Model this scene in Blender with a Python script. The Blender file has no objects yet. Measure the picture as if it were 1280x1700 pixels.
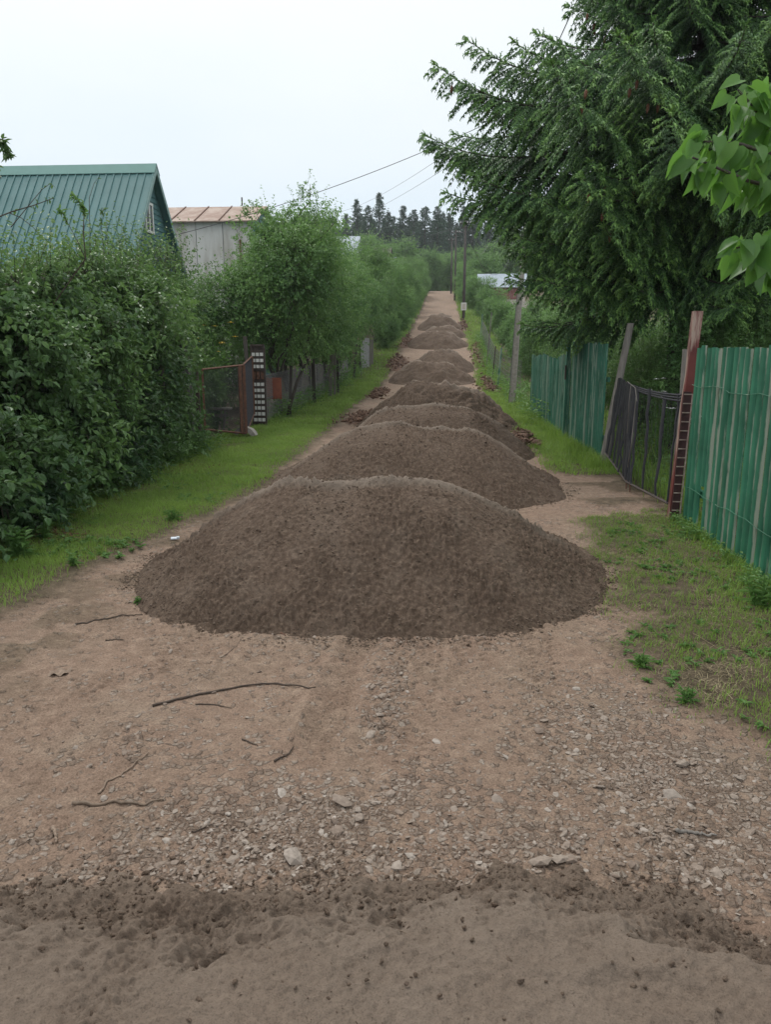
import bpy, math, random
import numpy as np
from mathutils import Vector
R = math.radians
rng = np.random.default_rng(7)
random.seed(7)
S = bpy.context.scene
COL = S.collection
# ------------------------------------------------------------------ camera, world, sun
F, CH = 1250.0, 2.1
PITCH = math.atan(275 / F); YAW = math.atan(93 * math.cos(PITCH) / F)
cd = bpy.data.cameras.new('camera'); cam = bpy.data.objects.new('camera', cd); COL.objects.link(cam)
cam.location = (0, 0, CH); cam.rotation_euler = (math.pi / 2 - PITCH, 0, YAW)
cd.sensor_fit = 'HORIZONTAL'; cd.sensor_width = 36; cd.lens = 36 * F / 1280
cd.clip_start = 0.05; cd.clip_end = 3000
S.camera = cam
S.view_settings.view_transform = 'Standard'; S.view_settings.look = 'None'
S.view_settings.exposure = 0.5; S.view_settings.gamma = 1
W = bpy.data.worlds.new('World'); S.world = W; W.use_nodes = True
wn, wl = W.node_tree.nodes, W.node_tree.links
wn.clear()
def wnode(t): return wn.new(t)
out = wnode('ShaderNodeOutputWorld'); bg = wnode('ShaderNodeBackground'); bg.inputs[1].default_value = 0.1
sky = wnode('ShaderNodeTexSky'); sky.sky_type = 'NISHITA'; sky.sun_disc = False
SUN_EL, SUN_AZ = R(52), R(-35)
sky.sun_elevation = SUN_EL; sky.sun_rotation = SUN_AZ; sky.dust_density = 4
tc = wnode('ShaderNodeTexCoord'); sp = wnode('ShaderNodeSeparateXYZ'); wl.new(tc.outputs['Generated'], sp.inputs[0])
nz = wnode('ShaderNodeTexNoise'); nz.inputs['Scale'].default_value = 2.2; nz.inputs['Detail'].default_value = 4
mp = wnode('ShaderNodeMapping'); mp.inputs['Scale'].default_value = (1, 1, 3); wl.new(tc.outputs['Generated'], mp.inputs[0]); wl.new(mp.outputs[0], nz.inputs['Vector'])
ma = wnode('ShaderNodeMath'); ma.operation = 'MULTIPLY_ADD'; ma.inputs[1].default_value = 0.22; wl.new(nz.outputs[0], ma.inputs[0]); wl.new(sp.outputs[2], ma.inputs[2])
rp = wnode('ShaderNodeValToRGB'); wl.new(ma.outputs[0], rp.inputs[0])
e = rp.color_ramp.elements
e[0].position = 0.09; e[0].color = (.50, .60, .69, 1)
e[1].position = 0.95; e[1].color = (1.0, 1.0, .99, 1)
el = e.new(0.27); el.color = (.575, .655, .72, 1)
el = e.new(0.46); el.color = (.70, .735, .75, 1)
mul = wnode('ShaderNodeVectorMath'); mul.operation = 'SCALE'; mul.inputs['Scale'].default_value = 10.0; wl.new(rp.outputs[0], mul.inputs[0])
mx = wnode('ShaderNodeMix'); mx.data_type = 'RGBA'; mx.inputs[0].default_value = 0.94
wl.new(sky.outputs[0], mx.inputs[6]); wl.new(mul.outputs[0], mx.inputs[7]); wl.new(mx.outputs[2], bg.inputs[0]); wl.new(bg.outputs[0], out.inputs[0])
sd = bpy.data.lights.new('sun', 'SUN'); sd.energy = 1.3; sd.angle = R(25); sd.color = (1, .97, .92)
sun = bpy.data.objects.new('sun', sd); COL.objects.link(sun)
sv = Vector((math.sin(SUN_AZ) * math.cos(SUN_EL), math.cos(SUN_AZ) * math.cos(SUN_EL), math.sin(SUN_EL)))
sun.rotation_euler = sv.to_track_quat('Z', 'Y').to_euler()
try: S.cycles.max_bounces = 6; S.cycles.transparent_max_bounces = 8
except Exception: pass

# ------------------------------------------------------------------ survey helpers (photo pixel -> place on the ground / at a distance)
def ray(px, py):
    x = (px - 640) / F; z = -(py - 850) / F
    c, s = math.cos(PITCH), math.sin(PITCH)
    Y = c + s * z; Z = -s + c * z
    cy, sy = math.cos(YAW), math.sin(YAW)
    return (cy * x - sy * Y, sy * x + cy * Y, Z)
def G(px, py, z=0.0):
    r = ray(px, py); t = (z - CH) / r[2]; return (r[0] * t, r[1] * t, z)
def D(px, py, Yd):
    r = ray(px, py); t = Yd / r[1]; return (r[0] * t, Yd, CH + r[2] * t)

# ------------------------------------------------------------------ noise
def hsh(ix, iy, seed):
    h = (ix.astype(np.int64) * 374761393 + iy.astype(np.int64) * 668265263 + seed * 1442695041) & 0xffffffff
    h = ((h ^ (h >> 13)) * 1274126177) & 0xffffffff
    h = h ^ (h >> 16)
    return (h & 0xffffff) / float(0xffffff)
def vn(x, y, seed=0):
    x = np.asarray(x, float); y = np.asarray(y, float)
    x, y = np.broadcast_arrays(x, y)
    ix = np.floor(x); iy = np.floor(y); fx = x - ix; fy = y - iy
    fx = fx * fx * (3 - 2 * fx); fy = fy * fy * (3 - 2 * fy)
    a = hsh(ix, iy, seed); b = hsh(ix + 1, iy, seed); c = hsh(ix, iy + 1, seed); d = hsh(ix + 1, iy + 1, seed)
    return (a * (1 - fx) + b * fx) * (1 - fy) + (c * (1 - fx) + d * fx) * fy
def fbm(x, y, sc, oct=4, seed=0, gain=.5):
    t = 0; a = 1; n = 0
    for o in range(oct):
        t = t + a * (vn(np.asarray(x) * sc + 17.3 * o, np.asarray(y) * sc - 9.1 * o, seed + o) - .5); n += a; a *= gain; sc *= 2.03
    return t / n * 2
def billow(x, y, sc, oct=3, seed=0, gain=.6):
    t = 0; a = 1; n = 0
    for o in range(oct):
        u = np.asarray(x) * sc + 31.7 * o; v = np.asarray(y) * sc - 12.9 * o; u, v = u * .8 + v * .6, v * .8 - u * .6
        t = t + a * abs(vn(u, v, seed + o) + .5 * vn(u * 1.7, v * 1.7, seed + 50 + o) - .75) * 2; n += a; a *= gain; sc *= 2.1
    return t / n
def sst(a, b, x):
    t = np.clip((np.asarray(x, float) - a) / (b - a), 0, 1); return t * t * (3 - 2 * t)

# ------------------------------------------------------------------ mesh helpers
class Geo:
    def __init__(s): s.v = []; s.f = {}; s.n = 0; s.t = []; s.mi = {}
    def add(s, V, Fs, tint=0.5, mi=0):
        V = np.asarray(V, float).reshape(-1, 3)
        for Fa in (Fs if isinstance(Fs, list) else [Fs]):
            Fa = np.asarray(Fa, dtype=np.int64)
            if Fa.size == 0: continue
            if Fa.ndim == 1: Fa = Fa[None]
            s.f.setdefault(Fa.shape[1], []).append(Fa + s.n)
            s.mi.setdefault(Fa.shape[1], []).append(np.full(len(Fa), mi, dtype=np.int32))
        s.v.append(V); s.n += len(V)
        s.t.append(np.broadcast_to(np.asarray(tint, float), (len(V),)).copy())
        return s
    def box(s, c, sz, rz=0, tint=.5, mi=0, rx=0, ry=0):
        c = np.array(c, float); h = np.array(sz, float) / 2
        V = np.array([[x, y, z] for x in (-1, 1) for y in (-1, 1) for z in (-1, 1)]) * h
        b = min(sz) * .0
        if rx: V = V @ np.array([[1, 0, 0], [0, math.cos(rx), math.sin(rx)], [0, -math.sin(rx), math.cos(rx)]])
        if ry: V = V @ np.array([[math.cos(ry), 0, -math.sin(ry)], [0, 1, 0], [math.sin(ry), 0, math.cos(ry)]])
        if rz: V = V @ np.array([[math.cos(rz), math.sin(rz), 0], [-math.sin(rz), math.cos(rz), 0], [0, 0, 1]])
        return s.add(V + c, [[0, 1, 3, 2], [4, 6, 7, 5], [0, 4, 5, 1], [2, 3, 7, 6], [0, 2, 6, 4], [1, 5, 7, 3]], tint, mi)
    def hexa(s, P, tint=.5, mi=0):   # 4 bottom corners then 4 top corners
        return s.add(P, [[3, 2, 1, 0], [4, 5, 6, 7], [0, 1, 5, 4], [1, 2, 6, 5], [2, 3, 7, 6], [3, 0, 4, 7]], tint, mi)
    def tube(s, P, r, k=6, tint=.5, mi=0, cap=True):
        P = np.asarray(P, float); n = len(P); r = np.broadcast_to(np.asarray(r, float), (n,))
        T = np.gradient(P, axis=0); T /= np.linalg.norm(T, axis=1)[:, None] + 1e-9
        up = np.array([0, 0, 1.]) if abs(T[:, 2]).mean() < .8 else np.array([1., 0, 0])
        A = np.cross(T, up); A /= np.linalg.norm(A, axis=1)[:, None] + 1e-9; B = np.cross(T, A)
        an = np.arange(k) * 2 * math.pi / k
        V = P[:, None] + r[:, None, None] * (A[:, None] * np.cos(an)[None, :, None] + B[:, None] * np.sin(an)[None, :, None])
        i = np.arange(n - 1)[:, None] * k; j = np.arange(k)[None]; j2 = (j + 1) % k
        Q = np.stack([i + j, i + j2, i + k + j2, i + k + j], -1).reshape(-1, 4)
        s.add(V.reshape(-1, 3), Q, tint, mi)
        if cap and k > 2:
            m = s.n - n * k
            s.f.setdefault(k, []).append(np.array([np.arange(k)[::-1] + m, np.arange(k) + m + (n - 1) * k]))
            s.mi.setdefault(k, []).append(np.full(2, mi, dtype=np.int32))
        return s
    def build(s, name, mats, parent=None, smooth=False):
        me = bpy.data.meshes.new(name)
        V = np.concatenate(s.v); T = np.concatenate(s.t)
        ls, lt, mi = [], [], []
        for k, L in s.f.items():
            A = np.concatenate(L); ls.append(A.reshape(-1)); lt.append(np.full(len(A), k)); mi.append(np.concatenate(s.mi[k]))
        L = np.concatenate(ls).astype(np.int32); C = np.concatenate(lt).astype(np.int32); M = np.concatenate(mi)
        me.vertices.add(len(V)); me.vertices.foreach_set('co', V.astype(np.float32).ravel())
        me.loops.add(len(L)); me.loops.foreach_set('vertex_index', L)
        me.polygons.add(len(C)); st = np.concatenate([[0], np.cumsum(C)[:-1]]).astype(np.int32)
        me.polygons.foreach_set('loop_start', st); me.polygons.foreach_set('loop_total', C)
        if not isinstance(mats, (list, tuple)): mats = [mats]
        for m in mats: me.materials.append(m)
        me.polygons.foreach_set('material_index', M)
        me.polygons.foreach_set('use_smooth', np.full(len(C), smooth))
        a = me.attributes.new('tint', 'FLOAT', 'POINT'); a.data.foreach_set('value', T.astype(np.float32))
        me.update(calc_edges=True)
        o = bpy.data.objects.new(name, me); COL.objects.link(o)
        if parent: o.parent = parent; o.location = -parent.location if parent.type == 'EMPTY' and parent.get('_w') else (0, 0, 0)
        return o
def tag(o, label=None, cat=None, group=None, kind=None):
    if label: o['label'] = label
    if cat: o['category'] = cat
    if group: o['group'] = group
    if kind: o['kind'] = kind
    return o
def thing(name, label, cat, loc=(0, 0, 0), group=None, rz=0):
    o = bpy.data.objects.new(name, None); COL.objects.link(o); o.location = loc; o.rotation_euler.z = rz
    o.empty_display_size = .2
    return tag(o, label, cat, group)
def wthing(name, label, cat, loc, group=None):      # parts are given in world coordinates
    o = thing(name, label, cat, loc, group); o['_w'] = 1; return o
def copy_tree(o, parent=None):
    c = o.copy(); COL.objects.link(c)
    if parent: c.parent = parent
    for ch in list(o.children): copy_tree(ch, c)
    return c
def grid(X, Y, Z):
    n, m = X.shape; i = np.arange(n - 1)[:, None] * m; j = np.arange(m - 1)[None]
    Q = np.stack([i + j, i + j + 1, i + m + j + 1, i + m + j], -1).reshape(-1, 4)
    return np.stack([X, Y, Z], -1).reshape(-1, 3), Q[:, ::-1]

# ------------------------------------------------------------------ materials
def mat(name):
    m = bpy.data.materials.new(name); m.use_nodes = True
    nt = m.node_tree; return m, nt.nodes, nt.links, nt.nodes['Principled BSDF']
def ramp(n, l, src, stops):
    r = n.new('ShaderNodeValToRGB'); l.new(src, r.inputs[0]); e = r.color_ramp.elements
    while len(e) < len(stops): e.new(.5)
    for k, (p, c) in enumerate(stops): e[k].position = p; e[k].color = (*c, 1)
    return r
def noise(n, l, scale, detail=5, vec=None, rough=.55, dist=0):
    t = n.new('ShaderNodeTexNoise'); t.inputs['Scale'].default_value = scale; t.inputs['Detail'].default_value = detail
    t.inputs['Roughness'].default_value = rough; t.inputs['Distortion'].default_value = dist
    if vec is None:
        g = n.new('ShaderNodeNewGeometry'); vec = g.outputs['Position']
    l.new(vec, t.inputs['Vector']); return t
def mixc(n, l, f, a, b, mode='MIX'):
    m = n.new('ShaderNodeMix'); m.data_type = 'RGBA'; m.blend_type = mode
    if isinstance(f, (int, float)): m.inputs[0].default_value = f
    else: l.new(f, m.inputs[0])
    for k, v in ((6, a), (7, b)):
        if isinstance(v, tuple): m.inputs[k].default_value = (*v, 1)
        else: l.new(v, m.inputs[k])
    return m.outputs[2]
def attr(n, name='tint'):
    a = n.new('ShaderNodeAttribute'); a.attribute_name = name; return a.outputs['Fac']
def bump(n, l, p, h, strength=.5, dist=.01):
    b = n.new('ShaderNodeBump'); b.inputs['Strength'].default_value = strength; b.inputs['Distance'].default_value = dist
    l.new(h, b.inputs['Height']); l.new(b.outputs[0], p.inputs['Normal']); return b
def scaled(n, l, v):
    g = n.new('ShaderNodeNewGeometry'); m = n.new('ShaderNodeMapping'); m.inputs['Scale'].default_value = v
    l.new(g.outputs['Position'], m.inputs[0]); return m.outputs[0]
def m_leaf(name, dark, mid, light, rough=.45, trans=.25, spec=.35):
    m, n, l, p = mat(name)
    c = ramp(n, l, attr(n), [(0, dark), (.5, mid), (1, light)])
    g = n.new('ShaderNodeNewGeometry')
    nn = noise(n, l, .9, 3)
    c2 = mixc(n, l, .45, c.outputs[0], ramp(n, l, nn.outputs[0], [(.35, dark), (.65, light)]).outputs[0])
    l.new(c2, p.inputs['Base Color']); p.inputs['Roughness'].default_value = rough
    p.inputs['Specular IOR Level'].default_value = spec
    t = n.new('ShaderNodeBsdfTranslucent'); b = n.new('ShaderNodeMixShader'); b.inputs[0].default_value = trans
    tcx = mixc(n, l, .5, c2, tuple(min(1, x * 1.6) for x in light)); l.new(tcx, t.inputs[0])
    l.new(p.outputs[0], b.inputs[1]); l.new(t.outputs[0], b.inputs[2])
    l.new(b.outputs[0], n['Material Output'].inputs[0]); return m
def m_simple(name, a, b, scale=8, rough=.8, bmp=.3, bd=.005, stretch=None, metallic=0, lo=.35, hi=.65, detail=6):
    m, n, l, p = mat(name)
    v = scaled(n, l, stretch) if stretch else None
    t = noise(n, l, scale, detail, v, .6)
    c = ramp(n, l, t.outputs[0], [(lo, a), (hi, b)])
    tt = mixc(n, l, .35, c.outputs[0], ramp(n, l, attr(n), [(0, a), (1, b)]).outputs[0])
    l.new(tt, p.inputs['Base Color']); p.inputs['Roughness'].default_value = rough; p.inputs['Metallic'].default_value = metallic
    if bmp: bump(n, l, p, t.outputs[0], bmp, bd)
    return m
BARK = m_simple('bark', (.035, .03, .026), (.10, .085, .07), 25, .9, .6, .01, (1, 1, .25))
TWIG = m_simple('twig_bark', (.03, .022, .016), (.085, .06, .045), 30, .85, .3)
OLDWOOD = m_simple('weathered_wood', (.10, .09, .08), (.26, .24, .215), 18, .85, .5, .004, (1, 1, .12))
DARKWOOD = m_simple('dark_weathered_wood', (.035, .03, .028), (.11, .095, .085), 18, .9, .5, .004, (1, 1, .12))
CONC = m_simple('concrete', (.22, .205, .185), (.40, .375, .34), 14, .9, .5, .004)
IRON = m_simple('dark_iron', (.03, .022, .02), (.085, .06, .05), 20, .6, .3, .002)
RUST = m_simple('rust', (.06, .028, .018), (.19, .085, .05), 12, .75, .4, .003)
BLACKNET = m_simple('faded_black_rubber', (.009, .010, .014), (.032, .034, .042), 22, .75, .4, .004)
WIRE = m_simple('wire', (.10, .10, .10), (.19, .19, .19), 10, .6, 0)
CABLE = m_simple('cable', (.045, .045, .05), (.07, .07, .075), 10, .6, 0)
GREYROOF = m_simple('grey_roof_sheet', (.30, .36, .42), (.40, .46, .52), 3, .5, .1)

def m_sand():
    m, n, l, p = mat('river_sand')
    t1 = noise(n, l, 1.6, 5); t2 = noise(n, l, 26, 8, rough=.7); t3 = noise(n, l, 170, 3, rough=.7)
    base = ramp(n, l, t1.outputs[0], [(.3, (.098, .068, .049)), (.7, (.140, .099, .073))])
    c = mixc(n, l, .55, base.outputs[0], ramp(n, l, t2.outputs[0], [(.36, (.045, .031, .022)), (.5, (.11, .078, .057)), (.64, (.205, .155, .116))]).outputs[0])
    c = mixc(n, l, attr(n), c, (.225, .182, .146))
    g = ramp(n, l, t3.outputs[0], [(.38, (.62, .62, .62)), (.5, (1, 1, 1)), (.68, (1.0, 1.0, 1.0)), (.76, (1.9, 1.85, 1.8))])
    c = mixc(n, l, .7, c, g.outputs[0], 'MULTIPLY')
    l.new(c, p.inputs['Base Color']); p.inputs['Roughness'].default_value = .95; p.inputs['Specular IOR Level'].default_value = .2
    a = n.new('ShaderNodeMath'); a.operation = 'MULTIPLY_ADD'; a.inputs[1].default_value = 3; l.new(t2.outputs[0], a.inputs[0]); l.new(t3.outputs[0], a.inputs[2])
    bump(n, l, p, a.outputs[0], .9, .006); return m
SAND = m_sand()
def m_ground():
    # tint attribute: 0 = packed road dirt, 1 = dark grassy soil
    m, n, l, p = mat('packed_earth')
    t1 = noise(n, l, .9, 6, dist=.4); t2 = noise(n, l, 9, 8, rough=.68); t3 = noise(n, l, 90, 6, rough=.75)
    pink = ramp(n, l, t1.outputs[0], [(.35, (.255, .188, .135)), (.55, (.262, .175, .125)), (.68, (.285, .215, .158))])
    c = mixc(n, l, .5, pink.outputs[0], ramp(n, l, t2.outputs[0], [(.32, (.14, .105, .083)), (.5, (.235, .175, .136)), (.66, (.345, .27, .21))]).outputs[0])
    soil = ramp(n, l, t2.outputs[0], [(.3, (.05, .042, .026)), (.55, (.115, .09, .06)), (.75, (.19, .155, .105))])
    at = attr(n)
    wv = noise(n, l, 14, 3); gg = n.new('ShaderNodeNewGeometry'); ad = n.new('ShaderNodeVectorMath'); ad.operation = 'MULTIPLY_ADD'; ad.inputs[1].default_value = (.045, .045, .045); l.new(wv.outputs['Color'], ad.inputs[0]); l.new(gg.outputs['Position'], ad.inputs[2])
    def vor(sc, feat):
        v = n.new('ShaderNodeTexVoronoi'); v.voronoi_dimensions = '2D'; v.inputs['Scale'].default_value = sc; v.feature = feat; l.new(ad.outputs[0], v.inputs['Vector']); return v
    v1 = vor(30, 'F1'); v2 = vor(30, 'DISTANCE_TO_EDGE'); sc_ = n.new('ShaderNodeSeparateColor'); l.new(v1.outputs['Color'], sc_.inputs[0])
    stc = ramp(n, l, sc_.outputs[0], [(0, (.15, .115, .092)), (.5, (.225, .18, .145)), (1, (.36, .315, .27))])
    gm = n.new('ShaderNodeMath'); gm.operation = 'MULTIPLY_ADD'; l.new(attr(n, 'gravel'), gm.inputs[0]); gm.inputs[1].default_value = 1.0; l.new(sc_.outputs[1], gm.inputs[2])
    gsel = ramp(n, l, gm.outputs[0], [(.86, (0, 0, 0)), (1.0, (1, 1, 1))]); edge = ramp(n, l, v2.outputs[0], [(.0, (0, 0, 0)), (.22, (1, 1, 1))])
    gfac = n.new('ShaderNodeMath'); gfac.operation = 'MULTIPLY'; l.new(gsel.outputs[0], gfac.inputs[0]); l.new(edge.outputs[0], gfac.inputs[1])
    gf2 = n.new('ShaderNodeMath'); gf2.operation = 'MULTIPLY'; l.new(gfac.outputs[0], gf2.inputs[0]); gf2.inputs[1].default_value = .75
    c = mixc(n, l, gf2.outputs[0], c, stc.outputs[0])
    c = mixc(n, l, at, c, soil.outputs[0])
    g = ramp(n, l, t3.outputs[0], [(.34, (.45, .43, .41)), (.5, (1, 1, 1)), (.66, (1.5, 1.48, 1.45))])
    c = mixc(n, l, .75, c, g.outputs[0], 'MULTIPLY')
    l.new(c, p.inputs['Base Color']); p.inputs['Roughness'].default_value = .95; p.inputs['Specular IOR Level'].default_value = .2
    a = n.new('ShaderNodeMath'); a.operation = 'MULTIPLY_ADD'; a.inputs[1].default_value = 2.5; l.new(t2.outputs[0], a.inputs[0]); l.new(t3.outputs[0], a.inputs[2])
    a2 = n.new('ShaderNodeMath'); a2.operation = 'MULTIPLY_ADD'; a2.inputs[1].default_value = 1.3; l.new(gfac.outputs[0], a2.inputs[0]); l.new(a.outputs[0], a2.inputs[2])
    bump(n, l, p, a2.outputs[0], 1.0, .012); return m
GROUND = m_ground()
def m_stone():
    m, n, l, p = mat('limestone_gravel')
    t = noise(n, l, 60, 5)
    c = ramp(n, l, attr(n), [(0, (.15, .115, .092)), (.35, (.215, .17, .137)), (.75, (.26, .22, .185)), (1, (.36, .325, .29))])
    c = mixc(n, l, .5, c.outputs[0], ramp(n, l, t.outputs[0], [(.35, (.55, .5, .46)), (.65, (1.15, 1.12, 1.1))]).outputs[0], 'MULTIPLY')
    l.new(c, p.inputs['Base Color']); p.inputs['Roughness'].default_value = .9
    bump(n, l, p, t.outputs[0], .4, .004); return m
STONE = m_stone()
CLOD = m_simple('red_brown_clod_soil', (.07, .04, .027), (.20, .12, .082), 9, .95, .6, .02)
def m_painted(name, g1, g2, wood):
    m, n, l, p = mat(name)
    t = noise(n, l, 9, 9, scaled(n, l, (1, 1, .13)), .7); t2 = noise(n, l, 2.5, 3)
    paint = ramp(n, l, t2.outputs[0], [(.35, g1), (.65, g2)])
    a = n.new('ShaderNodeMath'); a.operation = 'MULTIPLY_ADD'; a.inputs[1].default_value = .62; l.new(attr(n), a.inputs[0]); l.new(t.outputs[0], a.inputs[2])
    f = ramp(n, l, a.outputs[0], [(.86, (0, 0, 0)), (.98, (1, 1, 1))])
    l.new(mixc(n, l, f.outputs[0], paint.outputs[0], wood), p.inputs['Base Color'])
    p.inputs['Roughness'].default_value = .62; bump(n, l, p, t.outputs[0], .5, .003); return m
FENCE_G = m_painted('worn_green_paint', (.014, .105, .056), (.028, .17, .095), (.29, .33, .26))
FENCE_G2 = m_painted('faded_green_paint', (.016, .10, .058), (.032, .155, .10), (.25, .32, .25))
REDP = m_painted('flaking_red_paint', (.085, .014, .012), (.15, .032, .026), (.36, .27, .22))
def m_roof():
    m, n, l, p = mat('green_profiled_roof')
    t = noise(n, l, 1.2, 5)
    l.new(ramp(n, l, t.outputs[0], [(.3, (.065, .165, .165)), (.7, (.09, .205, .205))]).outputs[0], p.inputs['Base Color'])
    p.inputs['Roughness'].default_value = .4; return m
ROOF = m_roof()
GABLE = m_simple('blue_green_painted_boards', (.06, .15, .16), (.10, .21, .22), 9, .7, .2, .003, (1, 1, .2))
RIDGE = m_simple('green_ridge_cap', (.085, .22, .195), (.10, .25, .225), 3, .45, .05)
RUSTROOF = m_simple('rusty_sheet_roof', (.20, .115, .08), (.38, .30, .25), 1.6, .75, .2, .01, lo=.4, hi=.6)
WHITEWALL = m_simple('stained_white_sheet', (.26, .225, .18), (.60, .59, .57), 1.8, .7, .2, .01, (1, 1, .25), lo=.3, hi=.55)
WHITE = m_simple('white_paint', (.62, .62, .60), (.74, .74, .72), 5, .6, 0)
GLASS = m_simple('window_glass', (.03, .04, .045), (.06, .08, .09), 2, .1, 0)
REDWALL = m_simple('red_brick_panel', (.17, .07, .06), (.25, .11, .095), 5, .8, .1)
BEIGE = m_simple('beige_plaster', (.42, .38, .33), (.55, .5, .44), 4, .85, .1)

L_HEDGE = m_leaf('hedge_leaf', (.022, .062, .032), (.062, .138, .052), (.17, .29, .08), .4, .25)
L_APPLE = m_leaf('orchard_leaf', (.03, .09, .034), (.095, .205, .062), (.21, .36, .10), .45, .3)
L_FAR = m_leaf('distant_leaf', (.034, .10, .038), (.10, .215, .066), (.21, .36, .105), .55, .3)
L_BRIGHT = m_leaf('fresh_leaf', (.045, .115, .03), (.085, .19, .045), (.15, .28, .07), .5, .3)
L_LILAC = m_leaf('lilac_leaf', (.035, .11, .035), (.075, .20, .042), (.16, .33, .05), .42, .42, .4)
L_GRASS = m_leaf('grass_blade', (.085, .165, .028), (.15, .27, .04), (.26, .39, .08), .5, .35)
L_DRY = m_leaf('dry_stalk', (.16, .12, .07), (.26, .21, .13), (.36, .31, .19), .7, .2)
L_PINE = m_leaf('pine_needles', (.02, .055, .034), (.038, .09, .048), (.065, .13, .065), .6, .1)
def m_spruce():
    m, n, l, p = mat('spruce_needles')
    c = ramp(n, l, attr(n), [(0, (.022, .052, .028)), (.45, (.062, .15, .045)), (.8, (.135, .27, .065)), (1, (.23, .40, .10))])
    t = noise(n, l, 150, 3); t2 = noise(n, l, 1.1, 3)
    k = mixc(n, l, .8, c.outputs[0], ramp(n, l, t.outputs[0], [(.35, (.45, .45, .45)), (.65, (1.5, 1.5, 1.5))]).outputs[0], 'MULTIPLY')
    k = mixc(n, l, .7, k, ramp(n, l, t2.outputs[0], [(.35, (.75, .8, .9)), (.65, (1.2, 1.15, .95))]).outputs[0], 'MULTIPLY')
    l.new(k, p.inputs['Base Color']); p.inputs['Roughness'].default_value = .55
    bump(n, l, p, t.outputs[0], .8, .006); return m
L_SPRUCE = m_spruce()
CONE = m_simple('spruce_cone', (.09, .035, .018), (.20, .085, .04), 90, .7, .6, .004)

# ------------------------------------------------------------------ terrain
_kx = np.array([-500, 0, 26, 36, 42, 47, 55, 62, 70, 85, 100, 125, 140, 170, 260, 900.])
_kz = np.array([0, 0, 0, .1, .35, .9, 2.1, 2.75, 3.6, 5.35, 6.9, 10.5, 11.7, 12.6, 14, 18.])
_yy = np.arange(-500, 900, .5); _zz = np.interp(_yy, _kx, _kz); _k = np.hanning(13); _k /= _k.sum()
_zz = np.convolve(np.pad(_zz, 6, mode='edge'), _k, mode='valid')
RUT0 = np.array(G(600, 1062)[:2]); RUT1 = np.array(G(515, 1265)[:2])
def lineco(x, y, a, b):
    d = b - a; L = np.hypot(*d); d = d / L
    return (x - a[0]) * d[0] + (y - a[1]) * d[1], (x - a[0]) * -d[1] + (y - a[1]) * d[0], L
TREADS = [(np.array(G(700, 1058)[:2]), np.array(G(640, 1290)[:2]), .20), (np.array(G(785, 1058)[:2]), np.array(G(770, 1200)[:2]), .16),
          (np.array(G(885, 1050)[:2]), np.array(G(905, 1180)[:2]), .13), (np.array(G(330, 1050)[:2]), np.array(G(130, 1180)[:2]), .2)]
def edgeL(y): return np.interp(y, [0, 4, 5.35, 7, 8, 11.6, 28, 60, 200], [-4.3, -3.9, -3.35, -3.2, -2.85, -2.5, -2.85, -2.6, -1.8]) + .18 * (vn(y * 1.7, 0 * y, 5) - .5)
def edgeR(y): return np.interp(y, [0, 3.57, 4.6, 6.4, 9.3, 9.6, 12.3, 12.8, 30, 200], [1.9, 1.72, 1.3, 1.5, 1.65, 2.9, 2.9, 1.9, 1.9, 1.9]) + .2 * (vn(y * 1.9, 0 * y, 6) - .5)
def soilmask(x, y):
    w = fbm(x, y, 3.1, 4, 11) * .28
    l_ = sst(-.15, .28, edgeL(y) - x + w); r_ = sst(-.15, .3, x - edgeR(y) + w)
    yard = sst(1.75, 2.2, x) * sst(9.0, 9.5, y) * sst(13.2, 12.4, y) * sst(.52, .62, vn(x * 2.2, y * 3.5, 12) * .7 + vn(x * 9, y * 9, 13) * .3) * .75
    lft = sst(-2.3, -2.9, x) * sst(9, 6, y) * .5 * sst(.4, .6, vn(x * 4, y * 4, 14))
    return np.clip(l_ + r_ + yard + lft, 0, 1)
def H(x, y, fine=False):
    x = np.asarray(x, float); y = np.asarray(y, float)
    z = np.interp(y, _yy, _zz)
    z = z + fbm(x, y, .5, 3, 3) * .025 * sst(2.0, 4.0, abs(x + .8)) + sst(8, 30, abs(x)) * fbm(x, y, .05, 2, 4) * .5
    s = soilmask(x, y)
    z = z + s * (.03 + .02 * fbm(x, y, 4, 3, 8))
    if fine:
        near = sst(14, 5, y)
        z = z + near * (fbm(x, y, 2.2, 4, 21) * .016 + fbm(x, y, 14, 4, 22, .7) * .014 * (1 - .4 * s) * (.4 + 1.2 * sst(.35, .7, vn(x * 1.7, y * 1.7, 24))))
        g = np.maximum(gravel(x, y) * 1.5, .25)
        r1 = 1 - abs(fbm(x, y, 22, 2, 23)) * 2
        z = z + near * g * r1 * .006
        t, d, L = lineco(x, y, RUT0, RUT1)
        m = sst(-.1, .05, t) * sst(L + .15, L - .15, t); pr = np.exp(-(d / .11) ** 4)
        z = z * 1 - m * pr * (.028 + .006 * np.sin(t * 2 * math.pi / .028 + 2 * d / .03)) + m * np.exp(-((abs(d) - .17) / .035) ** 2) * .013
        for a, b, w in TREADS:
            t, d, L = lineco(x, y, a, b)
            m = sst(-.3, 0, t) * sst(L + .3, L - .4, t) * sst(w, w * .8, abs(d))
            ch = np.sin((t + abs((d + w) % .13 - .065) * .7) * 2 * math.pi / .075) * sst(.0, .02, abs((d + w) % .13 - .065))
            z = z + m * (.012 * sst(-.3, .5, ch) - .010) * sst(.15, .45, vn(x * 5, y * 5, 31))
    return z
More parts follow.
